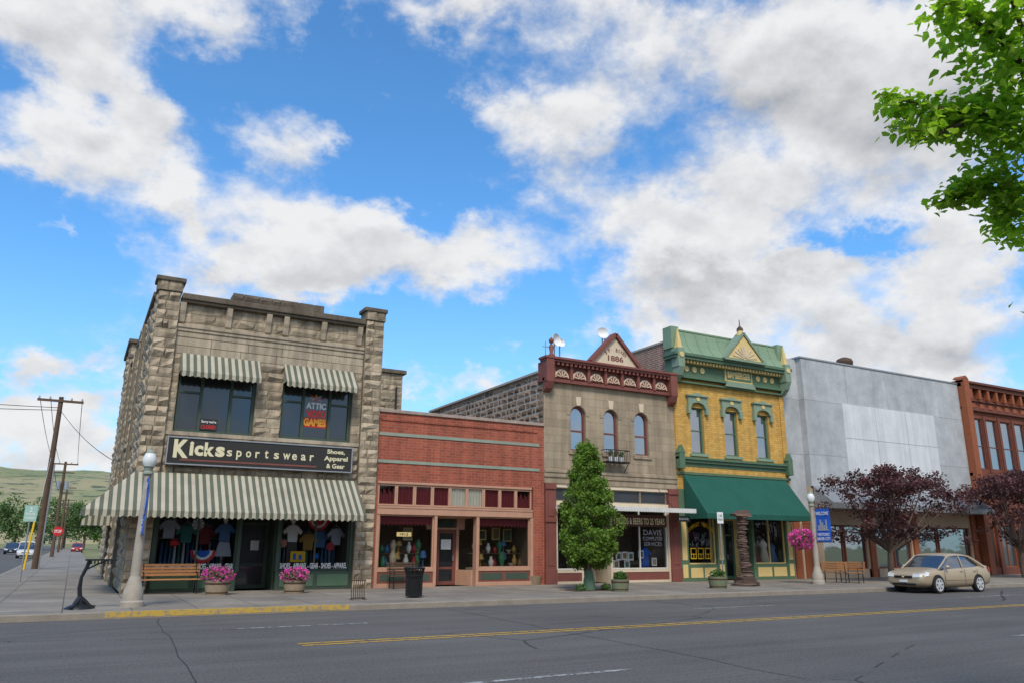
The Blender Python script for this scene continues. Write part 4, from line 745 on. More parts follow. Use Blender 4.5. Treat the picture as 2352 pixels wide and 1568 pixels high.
# ================================================================ SILVER BUILDING
A,B=32.74,48.75
VB=thing('silver_clad_building','big plain building clad in silver grey panels above shop windows','building',(A,YF,.15))
w=MB(); w.box(A,YF+.25,3.5,34.3,YF+.8,11.9).box(34.3,YF-.1,4.9,B,YF+.8,11.95).box(A,YF+.8,.15,A+.3,50,11.8).box(B-.3,YF+.8,.15,B,50,11.8).box(A+.3,49.7,.15,B-.3,50,11.8); w.build('wall',m_silver,VB)
MB().box(34.2,YF-.15,11.95,B,YF+.85,12.03).build('coping',m_steel,VB); MB().box(A+.3,YF+.8,11.,B-.3,49.7,11.1).build('roof',m_cope,VB)
MB().box(37.4,YF-.115,5.75,45.8,YF-.1,9.65).build('white_panel',m_patch,VB)
parts('panel_seam',m_steel,VB,[(37.4+8.4*i/3-.010,YF-.122,5.76,37.4+8.4*i/3+.010,YF-.1152,9.64) for i in (1,2)]+[(37.41,YF-.1225,7.68,45.79,YF-.1155,7.7)])
k=MB(); k.prismx([(YF-.1,4.9),(YF-1.3,4.0),(YF-1.3,3.7),(YF-.1,3.7)],34.4,B-.05); k.build('shop_canopy',m_steel,VB)
stu=mat('tan_stucco',(.50,.38,.27),.85,.15)
w=MB(); w.box(A,YF+.3,.15,34.3,YF+.7,3.5).box(34.3,YF,2.9,B,YF+.4,4.9); 
for a_,b_ in ((34.3,34.9),(38.4,39.2),(42.3,43.),(B-.7,B)): w.box(a_,YF,.15,b_,YF+.4,2.9)
w.box(34.9,YF,.15,B-.7,YF+.38,.6); w.build('shop_wall',stu,VB)
for a_,b_ in ((34.9,36.6),(36.7,38.4),(39.2,40.7),(40.8,42.3),(43.,44.9),(45.,48.05)): win(VB,a_+.01,.61,b_-.01,2.89,YF+.1,m_obrown,m_dg2,.07,(),(),.1,'display_window')
parts('door',m_orange,VB,[(a_,YF+.22,.16,a_+.5,YF+.3,3.1) for a_ in (33.0,33.75)]); parts('shop_pillar',m_orange,VB,[(a_,YF-.12,.15,a_+.42,YF,3.7) for a_ in (38.55,42.4,48.2)])
x_,z_=PY(1940,838,36); tv=thing('roof_vent','dark round turbine vent on silver building roof','vent',(x_,36,11)); MB().lathe(x_,36,[(.3,11.1),(.3,z_-.2),(.45,z_-.18)],14).build('vent_pipe',m_steel,tv); k=MB(); k.lathe(x_,36,[(.4,z_-.2),(.56,z_-.0),(.6,z_+.2),(.5,z_+.42),(.2,z_+.55)],18); 
k.build('turbine',m_rust,tv,smooth=20)
# ================================================================ RED BROWN BUILDING
A,B=48.78,64.
OB=thing('red_brown_brick_building','ornate red brown brick building with tall narrow windows at right edge','building',(A,YF,.15))
w=MB(); wins=[(49.85+1.62*i,51.1+1.62*i) for i in range(8)]; xs=[A]+[q for p in wins for q in p]+[B]
for i in range(0,len(xs),2): w.box(xs[i],YF,6.6,xs[i+1],YF+.4,9.9)
w.box(A,YF,9.9,B,YF+.4,11.7).box(A,YF,4.,B,YF+.4,6.6).box(A,YF+.4,.15,A+.3,48,11.5).box(B-.3,YF+.4,.15,B,48,11.5); w.build('wall',m_obr,OB)
for a_,b_ in wins:
    win(OB,a_,6.6,b_,9.9,YF+.06,m_obrown,m_dg2,.08,(),(.45,),.1)
    MB().box(b_+.07,YF-.08,6.4,b_+.30,YF,10.1).build('pilaster',m_obrown,OB,bevel=.01)
for q in ((A-.0,YF-.5,12.05,B,YF+.3,12.2),(A,YF-.35,11.8,B,YF+.35,12.048),(A,YF-.12,11.0,B,YF,11.1),(A,YF-.2,10.35,B,YF,10.5),(A,YF-.3,6.1,B,YF,6.3),(A,YF-.15,5.3,B,YF,5.4)): MB().box(*q).build('cornice',m_obrown,OB,bevel=.01)
k=MB(); k.box(A,YF-.56,.15,A+.55,YF-.0,12.3); k.prism([(A,12.3),(A+.55,12.3),(A+.28,12.5)],YF-.56,YF+.2); k.build('edge_pier',m_orange,OB,bevel=.02)
for i in range(14):
    xx=A+1.1+i*.95; k=MB(); k.box(xx-.12,YF-.3,11.15,xx+.12,YF-.01,11.8); k.build('cornice_bracket',m_orange,OB)
    k=MB(); k.box(xx+.25,YF-.03,10.6,xx+.72,YF-.002,10.9); k.build('brick_panel',m_orange,OB)
w=MB()
for i in range(7): w.box(A+i*2.1,YF-.05,.15,A+i*2.1+.4,YF+.4,4.)
w.box(A,YF+.02,3.1,B,YF+.39,4.); w.box(A+.4,YF+.02,.15,B,YF+.38,.55); w.build('shopfront',m_obrown,OB)
for i in range(6): win(OB,A+i*2.1+.41,.56,A+i*2.1+2.09,3.09,YF+.12,m_orange,m_dg3,.07,(.5,),(),.1,'display_window')
# buildings across the road, seen only as reflections in the glass
m_opp=brick('dim_brick',(.20,.09,.06),(.17,.075,.055),(.2,.15,.12),.3,.11)
for i,(xa,xb,h,lb) in enumerate(((-32,-12,7.5,'long low brick building across the road at left'),(-11.5,6,9.5,'tall brick building across the road behind viewpoint'),(6.5,30,6.5,'low brick building across the road near viewpoint'),(30.5,60,9,'wide brick building across the road at right'))):
    T=thing('brick_building',lb,'building',(xa,-6,.15)); MB().box(xa,-14,.15,xb,-6,h).build('wall',m_opp,T); n=int((xb-xa)/3.2)
    for j in range(n):
        cx=xa+(xb-xa)*(j+.5)/n; MB().box(cx-1.1,-5.99,.8,cx+1.1,-5.93,3.2).build('window',m_dg,T)
        if h>7: MB().box(cx-.6,-5.99,5.,cx+.6,-5.93,6.9).build('window',m_dg,T)
# ================================================================ STREET FURNITURE
def lampbuild(label):
    T=thing('street_lamp',label,'street lamp',(0,0,0),'old concrete street lamps along the pavement')
    k=MB(); k.lathe(0,0,[(.29,0),(.29,.12),(.25,.16),(.24,.42),(.19,.52),(.17,.62),(.13,.75)],12); k.build('base',m_conc,T,smooth=35)
    k=MB(); k.lathe(0,0,[(.125,.75),(.12,1.2),(.095,2.6),(.08,3.35)],12); k.build('shaft',m_conc,T,smooth=35)
    k=MB(); k.lathe(0,0,[(.08,3.35),(.13,3.38),(.13,3.42),(.10,3.46),(.12,3.56),(.15,3.58)],12); k.build('collar',m_pgreen,T,smooth=35)
    k=MB(); k.lathe(0,0,[(.12,3.58),(.17,3.68),(.175,3.78),(.13,3.92),(.10,3.95)],16); k.build('globe',m_globe,T,smooth=60)
    k=MB(); k.lathe(0,0,[(.12,3.94),(.10,3.99),(.03,4.04),(.03,4.08),(.01,4.12)],12); k.build('cap',m_pgreen,T,smooth=50)
    return T
L1=lampbuild('concrete street lamp with acorn globe in front of stone building'); p1=PG(302,1392); L1.location=(p1[0],p1[1],.15)
p2=PG(1880,1340); L2=dup(L1,(p2[0],p2[1],.15),0,'concrete street lamp with welcome banner and pink flower basket')
def banner(label,x,y,words):
    T=thing('street_banner',label,'banner',(x,y,2.)); k=MB(); n=6
    for i in range(n):
        z0_,z1_=1.95+1.45*i/n,1.95+1.45*(i+1)/n; f=lambda z:.02*sin(z*5)
        k.poly((x+f(z0_),y-.16,z0_),(x+f(z0_),y-.95,z0_),(x+f(z1_),y-.95,z1_),(x+f(z1_),y-.16,z1_))
    k.build('cloth',m_blue,T)
    for zz in (1.95,3.4): MB().tube([(x,y-.05,zz),(x,y-1.0,zz)],.015,6).build('rod',m_iron,T)
    for s,z0_,z1_,m_,a,b in words:
        k=MB(); tput(k,s,a,z0_,b,z1_,lambda q,c:(x-.035,y-.16-q*.79,c),.02); k.build('lettering',m_,T)
    return T
wds=[('WELCOME',3.12,3.27,m_signw,.06,.94),('HISTORIC',2.22,2.34,m_signw,.1,.9),('BAKER CITY',2.03,2.16,m_signw,.05,.95)]
b1=banner('narrow blue banner hanging from lamp beside stone building',p1[0]+.0,p1[1],wds); b2=banner('blue welcome banner hanging from lamp near dark purple trees',p2[0],p2[1],wds)
for bb_,(x,y) in ((b1,p1),(b2,p2)):
    k=MB()
    for i in range(5): k.box(x-.033,y-.3-.1*i-.08,2.5,x-.030,y-.3-.1*i,2.68+.12*((i*2)%3)); 
    k.box(x-.034,y-.85,2.45,x-.031,y-.25,2.501); k.build('skyline_emblem',m_gry,bb_)
hb=thing('flower_basket','round hanging basket of bright pink petunias on the right lamp','flower basket',(p2[0],p2[1]+.45,2.0)); k=MB(); hx,hy=p2[0]-.2,p2[1]+.5
clump(k,(hx,hy,2.02),(.55,.55,.42),420,.13,.45,.35); k.build('foliage',m_lfs,hb); k=MB(); clump(k,(hx,hy,2.08),(.66,.66,.5),800,.115,.6,.4,.25); k.build('flowers',m_pink,hb); k=MB(); k.tube([(p2[0],p2[1],2.75),(hx,hy,2.75),(hx,hy,2.4)],.015,5); k.build('bracket',m_iron,hb)
p=PG(180,1397); x,y=p; T=thing('iron_stand','black cast iron stand with splayed foot and top arm at left corner','street furniture',(x,y,.15)); k=MB()
for an in (0,2.1,4.2): k.tube([(x,y,.42),(x+.12*cos(an),y+.12*sin(an),.32),(x+.25*cos(an),y+.25*sin(an),.2),(x+.36*cos(an),y+.36*sin(an),.17)],[.06,.055,.045,.05],7)
k.lathe(x,y,[(.34,.15),(.33,.18),(.1,.28),(.07,.42)],12); k.build('foot',m_iron,T,smooth=50)
k=MB(); k.tube([(x,y,.4),(x-.04,y,.65),(x-.03,y,.9),(x+.06,y,1.15),(x+.1,y,1.3)],[.055,.05,.04,.045,.05],8); k.build('post',m_iron,T,smooth=60)
k=MB(); k.box(x+.0,y-.12,1.3,x+.72,y+.12,1.34); k.tube([(x+.08,y,1.1),(x+.3,y,1.22),(x+.5,y,1.3)],.02,6)
for i in range(9): k.box(x+.05+.075*i,y-.13,1.22,x+.085+.075*i,y-.12,1.34)
k.build('top_arm',m_iron,T)
def bench(label,L,mm,group,loc,rz,name='park_bench'):
    T=thing(name,label,'bench',(0,0,0),group)
    k=MB()
    for i in range(4): k.box(-L/2,-.45+.115*i,.43,L/2,-.45+.115*i+.095,.465)
    k.build('seat',mm,T,bevel=.008); k=MB()
    for i in range(4): k.box(-L/2,.03+.018*i,.55+.1*i,L/2,.06+.018*i,.63+.1*i)
    k.build('backrest',mm,T,bevel=.008)
    for xx in (-L/2+.12,L/2-.12):
        k=MB(); k.tube([(xx,-.42,0),(xx,-.40,.42)],.022,6).tube([(xx,.06,0),(xx,.03,.42),(xx,.1,.95)],.022,6).tube([(xx,-.42,.42),(xx,.04,.42)],.022,6).tube([(xx,-.42,.42),(xx,-.42,.66),(xx,-.1,.68),(xx,.05,.66)],.018,6); k.build('leg',m_iron,T)
    T.location=(*loc,.15); T.rotation_euler=(0,0,rz); return T
p=PG(385,1362); bench('long orange wood bench in front of sportswear shop window',1.85,m_wood,'wooden benches',(p[0],p[1]),0)
p=PG(912,1350); bench('short dark bench against the red brick shopfront',1.15,m_rust,'wooden benches',(p[0]+.15,28.5),0)
p=PG(1917,1337); B1=bench('orange wood bench nearer the right street lamp',1.3,m_wood,'pair of benches facing each other',(p[0],p[1]),rad(112)); p=PG(1957,1337); dup(B1,(p[0],p[1],.15),rad(-78),'orange wood bench nearer the purple tree, facing another bench')
x,y=PG(950,1371); T=thing('litter_bin','black slatted litter bin with flared rim beside dark bench','litter bin',(x,y,.15)); k=MB()
for i in range(24):
    an=2*pi*i/24; k.tube([(x+.24*cos(an),y+.24*sin(an),.2),(x+.25*cos(an),y+.25*sin(an),.8),(x+.31*cos(an),y+.31*sin(an),1.03)],.022,5)
k.build('slats',m_iron,T)
for zz,r in ((.22,.25),(.8,.265),(1.03,.32)): MB().tube([(x+r*cos(2*pi*i/20),y+r*sin(2*pi*i/20),zz) for i in range(21)],.02,5).build('hoop',m_iron,T)
MB().lathe(x,y,[(.2,.18),(.22,.95)],16).build('liner',m_sign,T); MB().lathe(x,y,[(.28,1.0),(.26,1.06),(.12,1.07)],18).build('lid',m_iron,T)
def planter(label,u,v,r,h,mb_,flowers,group):
    x,y=PG(u,v); T=thing('barrel_planter',label,'planter',(x,y,.15),group); k=MB(); k.lathe(x,y,[(r*.88,.15),(r*1.0,.15+h*.5),(r*1.02,.15+h),(r*.92,.15+h),(r*.9,.15+h*.9)],18); k.build('barrel',mb_,T,smooth=30)
    for zz,q in ((.2,.905),(.15+h*.72,1.025)): MB().lathe(x,y,[(r*q,zz),(r*q+.012,zz+.02),(r*q+.012,zz+.05),(r*q,zz+.06)],18).build('hoop',m_rust,T,smooth=40)
    k=MB(); tz=.15+h+.16
    if flowers:
        clump(k,(x,y,tz-.02),(r*1.35,r*1.35,.25),380,.10,.4,.3); k.build('foliage',m_lfs,T); k=MB(); clump(k,(x,y,tz),(r*1.45,r*1.45,.27),480,.085,.55,.4,.2); k.build('flowers',m_pink,T)
    else: clump(k,(x,y,tz-.08),(r*.9,r*.9,.2),260,.12,.5,.35); k.build('foliage',m_lfs,T)
planter('half barrel of pink petunias left of the sportswear door',497,1365,.37,.45,m_barrel,1,'half barrel planters'); planter('half barrel of pink petunias right of the sportswear door',675,1361,.35,.42,m_barrel,1,'half barrel planters')
planter('greenish half barrel with low green plant beside columnar tree',1425,1357,.31,.42,m_gbarrel,0,'half barrel planters'); planter('greenish half barrel with low green plant left of driftwood sculpture',1650,1350,.36,.45,m_gbarrel,0,'half barrel planters')
x,y=PG(822,1376); T=thing('iron_rack','low rusty iron bar rack at the kerb before stone pier','rack',(x,y,.15)); k=MB()
for i in range(7): xx=x-.2+.065*i; k.tube([(xx,y,.17),(xx-.02,y,.5),(xx,y,.78-.02*abs(i-3))],.013,5)
k.build('bars',m_rust,T)
for q in ([(x-.22,y,.2),(x+.22,y,.2)],[(x-.22,y,.7),(x+.22,y,.7)],[(x-.2,y-.15,.16),(x-.2,y+.15,.16)],[(x+.2,y-.15,.16),(x+.2,y+.15,.16)]): MB().tube(q,.02,5).build('rail',m_rust,T)
x,y=PG(1226,1341); T=thing('handled_basket','brown round basket with tall handle by red shop corner','basket',(x,y,.15)); MB().lathe(x,y,[(.26,.15),(.33,.42),(.35,.5),(.3,.5),(.27,.3)],14).build('bowl',m_barrel,T); MB().tube([(x-.3,y,.5),(x-.18,y,.95),(x,y,1.1),(x+.18,y,.95),(x+.3,y,.5)],.018,6).build('handle',m_rust,T)
# stacked driftwood sculpture: flared foot, slim layered column, wide flat cap
x,y=PG(1714,1344); T=thing('stacked_sculpture','tall rusty brown sculpture of stacked flat slabs on pavement','sculpture',(x,y,.15)); k=MB()
for i in range(9):
    k.k=R.random(); zz=.15+.055*i; r=.62-.043*i; k.lathe(x+R.uniform(-.03,.03),y+R.uniform(-.03,.03),[(r*.95,zz),(r,zz+.02),(r*.92,zz+.058)],10,.12)
k.build('base',m_stonestack,T); k=MB(); zz=.62; ph=0
while zz<3.0:
    h=R.uniform(.035,.075); r=R.uniform(.17,.25)+.05*max(0,(zz-2.4)); k.k=R.random(); ph+=R.uniform(-.3,.5); ox,oy=.05*sin(zz*2.3)+R.uniform(-.025,.025),R.uniform(-.03,.03); k.lathe(x+ox,y+oy,[(r*.92,zz),(r,zz+h*.3),(r*.97,zz+h*.8),(r*.85,zz+h)],8,.14); zz+=h*.95
k.build('slab_stack',m_stonestack,T); k=MB(); k.k=.7; k.hexa([(x-.5,y-.25,3.0),(x+.42,y-.2,2.96),(x+.45,y+.2,2.96),(x-.45,y+.2,3.0),(x-.58,y-.2,3.08),(x+.40,y-.15,3.12),(x+.42,y+.15,3.14),(x-.5,y+.2,3.10)]); k.k=.4; k.hexa([(x-.3,y-.18,3.10),(x+.38,y-.15,3.12),(x+.38,y+.15,3.12),(x-.3,y+.18,3.1),(x-.15,y-.14,3.24),(x+.33,y-.12,3.26),(x+.33,y+.12,3.26),(x-.15,y+.14,3.24)]); k.build('top_slab',m_stonestack,T)
def postsign(name,label,x,y,zc,w_,h_,mm,shape=None,letters=(),pole=m_steel,rz=0):
    T=thing(name,label,'sign',(0,0,0)); MB().tube([(0,.03,0),(0,.03,zc+h_/2)],.03,7).build('post',pole,T); k=MB()
    if shape=='oct': k.prism([(w_/2/cos(pi/8)*cos(pi/8+pi/4*i),zc+w_/2/cos(pi/8)*sin(pi/8+pi/4*i)) for i in range(8)],-.02,0)
    else: k.box(-w_/2,-.02,zc-h_/2,w_/2,0,zc+h_/2)
    pl=k.build('plate',mm,T)
    for s,a,b,c,d_,m_ in letters: text(s,a*w_,zc+b*h_,c*w_,zc+d_*h_,-.025,m_,pl,.02)
    T.location=(x,y,.15); T.rotation_euler=(0,0,rz); return T
p=PG(1663,1338); postsign('parking_sign','small white parking sign on thin post near driftwood sculpture',p[0],p[1],2.85,.3,.5,m_wh,None,[('2 HR',-.35,.05,.35,.3,m_green),('PARKING',-.4,-.25,.4,-.05,m_green)],rz=rad(-15))
s_=postsign('stop_sign','red octagonal stop sign far along the side street',-1.1,73,2.43,.72,.72,m_stop,'oct',[('STOP',-.36,-.17,.36,.17,m_signw)])
p=PG(45,1336); postsign('street_sign','pale green street sign on thin post at left edge',p[0],p[1],2.75,.46,.66,mat('sign_pale_green',(.35,.58,.50),.5,.05),None,[('2',-.12,.1,.12,.38,m_signw),('HOUR',-.36,-.1,.36,.05,m_signw),('PARKING',-.4,-.35,.4,-.2,m_signw)])
x,y=PG(1893,1325); T=thing('news_box','small red newspaper box by silver building doors','news box',(x,y,.15)); MB().box(x-.22,y-.2,.5,x+.22,y+.2,1.25).build('case',m_redp,T,bevel=.03); MB().box(x-.16,y-.215,.75,x+.16,y-.2,1.15).build('window',m_dg,T); k=MB(); k.box(x-.05,y-.05,.2,x+.05,y+.05,.5).box(x-.2,y-.2,.15,x+.2,y+.2,.2); k.build('pedestal',m_iron,T)
# ---------------------------------------------------------------- car
m_champ=mat('champagne_paint',(.50,.39,.26),.3,.04,3,metal=.3,spec=.6); m_tyre=mat('tyre_rubber',(.025,.025,.025),.8,.1); m_rim=mat('alloy_rim',(.62,.62,.62),.4,.05,metal=.3); m_hl=mat('headlight_glass',(.75,.76,.75),.12,.05,spec=.8); m_tl=mat('tail_light',(.45,.02,.02),.2,.05); m_cg=dglass('car_glass',.2,(.02,.022,.024)); m_blk=mat('black_trim',(.015,.015,.016),.5,.1)
def car(label,paint,loc,rz,hs=1.,group=None):
    T=thing('parked_car',label,'car',(0,0,0),group); L=4.7
    st=[(0,.34,.58,.66,.64),(.06,.26,.68,.77,.78),(.40,.2,.80,.89,.85),(1.2,.19,.90,1.0,.87),(2.3,.19,.94,1.0,.875),(3.4,.19,.97,1.02,.875),(4.1,.2,1.01,1.09,.865),(4.58,.25,1.0,1.08,.81),(4.7,.36,.90,.98,.72)]
    k=MB(); rings=[]
    for x,zl,zs,zt,w_ in st:
        h=[(0,zl),(.82*w_,zl),(w_*.98,zl+.13),(w_,(zl+zs)/2+.04),(w_*.965,zs),(w_*.84,(zs+zt)/2+.03),(0,zt)]
        ring=[(x-L/2,-a,b) for a,b in h]+[(x-L/2,a,b) for a,b in h[-2:0:-1]]; rings.append(k.add(ring)); nn=len(ring)
    for i in range(len(rings)-1):
        for j in range(nn): q=(j+1)%nn; k.fc((rings[i]+j,rings[i]+q,rings[i+1]+q,rings[i+1]+j))
    k.fc([rings[0]+nn-1-j for j in range(nn)]); k.fc([rings[-1]+j for j in range(nn)])
    bd=k.build('body',paint,T,smooth=60,sub=2)
    o=-L/2; tp=.94+.54*hs
    def loft(k,secs,hf):
        rg=[]
        for s_ in secs:
            h=hf(*s_[1:]); ring=[(s_[0]+o,-a,b) for a,b in h]+[(s_[0]+o,a,b) for a,b in h[-2::-1]]; rg.append(k.add(ring)); nn=len(ring)
        for i in range(len(rg)-1):
            for j in range(nn-1): k.fc((rg[i]+j,rg[i]+j+1,rg[i+1]+j+1,rg[i+1]+j))
    def interp(P,n):
        o_=[]
        for i in range(len(P)-1):
            p0=P[max(i-1,0)];p1=P[i];p2_=P[i+1];p3=P[min(i+2,len(P)-1)]
            for q in range(n):
                u=q/n; o_.append(tuple(.5*((2*b)+(c-a)*u+(2*a-5*b+4*c-d)*u*u+(3*b-a-3*c+d)*u**3) for a,b,c,d in zip(p0,p1,p2_,p3)))
        o_.append(P[-1]); return o_
    e=.1*(hs-1)
    k=MB(); loft(k,interp([(1.12,.74,.92),(1.55,.72,1.2+e*2),(1.95,.69,tp-.03),(2.6,.68,tp+.01),(3.2,.67,tp-.03),(3.68,.69,1.24+e*2),(4.08,.72,1.0)],4),lambda w_,zt:[(.82,.86),(.81,.92),(w_+.02,max(.93,zt-.07)),(w_-.02,max(.935,zt-.025)),(w_-.14,max(.94,zt)),(0,max(.945,zt+.015))]); k.build('windows',m_cg,T,smooth=50)
    k=MB(); loft(k,interp([(1.86,.69,tp-.08),(2.0,.70,tp-.0),(2.6,.70,tp+.035),(3.18,.69,tp-.005),(3.36,.675,tp-.085)],4),lambda w_,zt:[(w_+.025,zt-.08),(w_+.0,zt-.03),(w_-.12,zt+.0),(0,zt+.018)])
    for s in (-1,1):
        for pts,r_ in ((interp([(1.08,.79,.9),(1.5,.745,1.15+e*2),(1.9,.70,tp-.07)],4),.032),(interp([(4.12,.76,.98),(3.7,.73,1.2+e*2),(3.26,.69,tp-.07)],4),[.10,.095,.09,.085,.08,.075,.07,.06,.05]),(interp([(2.66,.825,.92),(2.65,.77,1.18),(2.64,.70,tp-.05)],3),.026)): k.tube([(a+o,s*b,c) for a,b,c in pts],r_,7)
    k.build('roof',paint,T,smooth=60)
    for s in (-1,1):
        for xx in (1.38,2.7,3.55): MB().box(xx+o-.005,s*.878-.004,.32,xx+o+.005,s*.878+.004,.90).build('door_line',m_blk,T)
        MB().box(1.38+o,s*.876-.004,.50,3.2+o,s*.876+.006,.55).build('side_moulding',paint,T)
        for xx in (2.5,3.4): MB().box(xx+o-.09,s*.878-.012,.82,xx+o+.09,s*.878+.012,.845).build('door_handle',paint,T)
        k=MB(); k.ball((1.5+o,s*.94,1.0),(.09,.08,.07)); k.build('wing_mirror',paint,T,smooth=60)
        k=MB(); k.hexa([(-.0+o,s*.40,.61),(.01+o,s*.68,.62),(.36+o,s*.86,.67),(.36+o,s*.7,.69),(.03+o,s*.40,.73),(.05+o,s*.68,.75),(.43+o,s*.85,.80),(.40+o,s*.7,.83)]); k.build('headlight',m_hl,T)
        k=MB(); k.hexa([(4.45+o,s*.81,.76),(4.45+o,s*.6,.76),(4.71+o,s*.6,.74),(4.66+o,s*.75,.74),(4.4+o,s*.84,.99),(4.4+o,s*.6,.99),(4.69+o,s*.6,.94),(4.62+o,s*.76,.96)]); k.build('tail_light',m_tl,T)
        for xx in (.92,3.6):
            k=MB(); k.lathe(0,0,[(.2,-.1),(.315,-.1),(.335,-.06),(.335,.06),(.315,.1),(.2,.1)],22); k.xf(Matrix.Translation((xx+o,s*.80,.335))@Matrix.Rotation(pi/2,4,'X')); tyre=k.build('wheel',m_tyre,T,smooth=40)
            k=MB(); k.lathe(0,0,[(.245,.09),(.25,.106),(.235,.106),(.215,.1),(.07,.108),(.05,.115),(.02,.116)],20)
            k.xf(Matrix.Translation((xx+o,s*.80,.335))@Matrix.Rotation(-s*pi/2 if s<0 else -pi/2,4,'X')) if s>0 else k.xf(Matrix.Translation((xx+o,s*.80,.335))@Matrix.Rotation(pi/2,4,'X'))
            k.build('rim',m_rim,tyre,smooth=30)
            k=MB()
            for i in range(6): k.box(.12,-.022,.09,.195,.022,.112); k.xf(Matrix.Rotation(2*pi/6,4,'Z'))
            k.xf(Matrix.Translation((xx+o,s*.80,.335))@Matrix.Rotation(-pi/2 if s>0 else pi/2,4,'X')); k.build('rim_gap',m_blk,tyre)
            k=MB(); k.prism(arc(xx+o,.345,.365,-.12,pi+.12,14),s*.70,s*.880); k.build('wheel_arch',m_blk,T)
    MB().box(-.01+o,-.38,.57,.1+o,.38,.66).build('grille',m_blk,T); MB().box(.0+o,-.5,.3,.12+o,.5,.38).build('air_intake',m_blk,T); MB().box(-.03+o,-.16,.42,.02+o,.16,.50).build('number_plate',m_wh,T); MB().box(4.66+o,-.18,.62,4.73+o,.18,.74).build('number_plate',m_wh,T)
    k=MB(); k.ball((-.015+o,0,.615),(.02,.06,.03)); k.build('badge',m_ytrim,T)
    T.location=loc; T.rotation_euler=(0,0,rz); return T
car('champagne silver saloon car parked at kerb by purple tree',m_champ,(31.45,20.5,0),0)
car('white tall car parked far down side street',mat('white_car_paint',(.6,.6,.58),.3,.05),(-4.3,104,0),pi/2,1.55); car('dark blue car far off at left edge of side street',mat('navy_car_paint',(.03,.045,.08),.3,.05),(-7.6,138,0),pi/2,1.2); car('red car far off beside the poles',mat('red_car_paint',(.4,.02,.02),.3,.05),(.9,160,0),pi/2,1.2)
# ---------------------------------------------------------------- utility poles
for i,(x,y) in enumerate(((-1.8,57),(-1.8,102),(-1.8,147),(-1.8,192),(-1.7,237))):
    h=10.8 if i==0 else 10.6; T=thing('utility_pole',['nearest and tallest looking wooden utility pole on side street','second wooden utility pole, with grey transformers','third wooden utility pole along the side street','fourth wooden utility pole along the side street','farthest wooden utility pole on side street'][i],'utility pole',(x,y,.15),'utility poles along the side street')
    MB().tube([(x,y,.1),(x,y,h)],[.2,.14],9).build('pole',m_dwood,T,smooth=60)
    MB().box(x-1.3,y-.17,h-.35,x+1.3,y-.06,h-.2).build('crossarm',m_dwood,T)
    if i: MB().box(x-1.,y-.17,h-1.3,x+1.,y-.06,h-1.17).build('crossarm',m_dwood,T)
    for xx in (-1.2,-.6,.6,1.2): MB().lathe(x+xx,y-.11,[(.05,h-.2),(.06,h-.12),(.03,h-.02)],8).build('insulator',m_gry,T)
    if i==1:
        for xx in (-.4,.4): MB().lathe(x+xx,y-.3,[(.22,h-3.2),(.24,h-3.1),(.24,h-2.3),(.1,h-2.2)],12).build('transformer',m_steel,T)
    if i==0:
        MB().tube([(x+.2,y-.1,.15),(x+.2,y-.1,6.5)],.05,6).build('conduit',m_steel,T); MB().tube([(x-.5,y-1.6,.15),(x-.35,y-1.1,3.)],.06,6).build('guy_guard',m_yp,T); MB().tube([(x-.5,y-1.6,.15),(x,y,7.5)],.015,5).build('guy_wire',m_steel,T)
def wire(label,a,b,sag):
    a=Vector(a);b=Vector(b); k=MB(); k.tube([a.lerp(b,q/14)-Vector((0,0,sag*4*(q/14)*(1-q/14))) for q in range(15)],.02,4); tag(k.build('power_line',m_blk),label,'wire','overhead power lines')
wire('power line on left pole ends',(-3.,57,10.75),(-3.,102,10.6),.5); wire('power line on inner left insulators',(-2.4,57,10.75),(-2.4,102,10.6),.55); wire('power line on right pole ends',(-.6,57,10.75),(-.6,102,10.6),.5)
wire('highest power line running off left from nearest pole',(-1.8,57,10.1),(-26,50,10.2),.5); wire('second power line running off left from nearest pole',(-1.8,57,9.95),(-26,50,9.9),.7); wire('third power line running off left below others',(-1.8,102,9.1),(-30,92,8.9),.9); wire('slack service wire from nearest pole to stone building',(-1.7,57,9.9),(1.4,47,6.0),.3)
wire('lowest telephone cable along the side street',(-1.8,57,7.2),(-1.8,102,7.2),.7)
# ---------------------------------------------------------------- trees
def tree(name,label,base,trunk,limbs,clumps,lm,size,group=None):
    T=thing(name,label,'tree',base,group); k=MB(); k.tube(trunk[0],trunk[1],9)
    for pts,rs in limbs: k.tube(pts,rs,6)
    k.build('trunk',m_bark,T,smooth=60); k=MB()
    for c,r,n,tb in clumps: clump(k,c,r,n,size,tb,.25,.5)
    k.build('crown',lm,T); return T
x,y=PG(1354,1354); cl=[]
for i in range(300):
    h=R.random()**1.1; z=1.0+4.45*h; prf=1.08 if .12<h<.42 else (.68+.40*h/.12 if h<=.12 else 1.08-.82*((h-.42)/.58)**1.3); an=R.uniform(0,2*pi); q=prf*(R.random()**.38)*.9; cl.append(((x+q*cos(an),y+q*sin(an),z),(.25,.25,.22),95,R.uniform(.25,.85)))
cl+=[((x+1.05,y-.6,2.5),(.28,.28,.48),140,.55),((x+.05,y,5.5),(.17,.17,.28),110,.6)]
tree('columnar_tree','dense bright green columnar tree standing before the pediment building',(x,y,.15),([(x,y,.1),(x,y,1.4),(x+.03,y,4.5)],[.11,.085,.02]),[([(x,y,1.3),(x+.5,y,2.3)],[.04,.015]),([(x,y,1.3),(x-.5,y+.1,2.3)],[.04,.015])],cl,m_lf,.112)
k=MB(); k.lathe(x,y,[(.22,.16),(.21,.5),(.13,.85),(.12,.86)],10,.08); tag(k.build('watering_bag',m_green,smooth=60),'green watering bag wrapped round columnar tree foot','watering bag')
k=MB(); k.poly((x-1.,y-.6,.156),(x+1.,y-.6,.156),(x+1.,y+.6,.156),(x-1.,y+.6,.156)); struct(k.build('tree_pit_soil',mat('soil',(.08,.055,.035),.95,.4,6)))
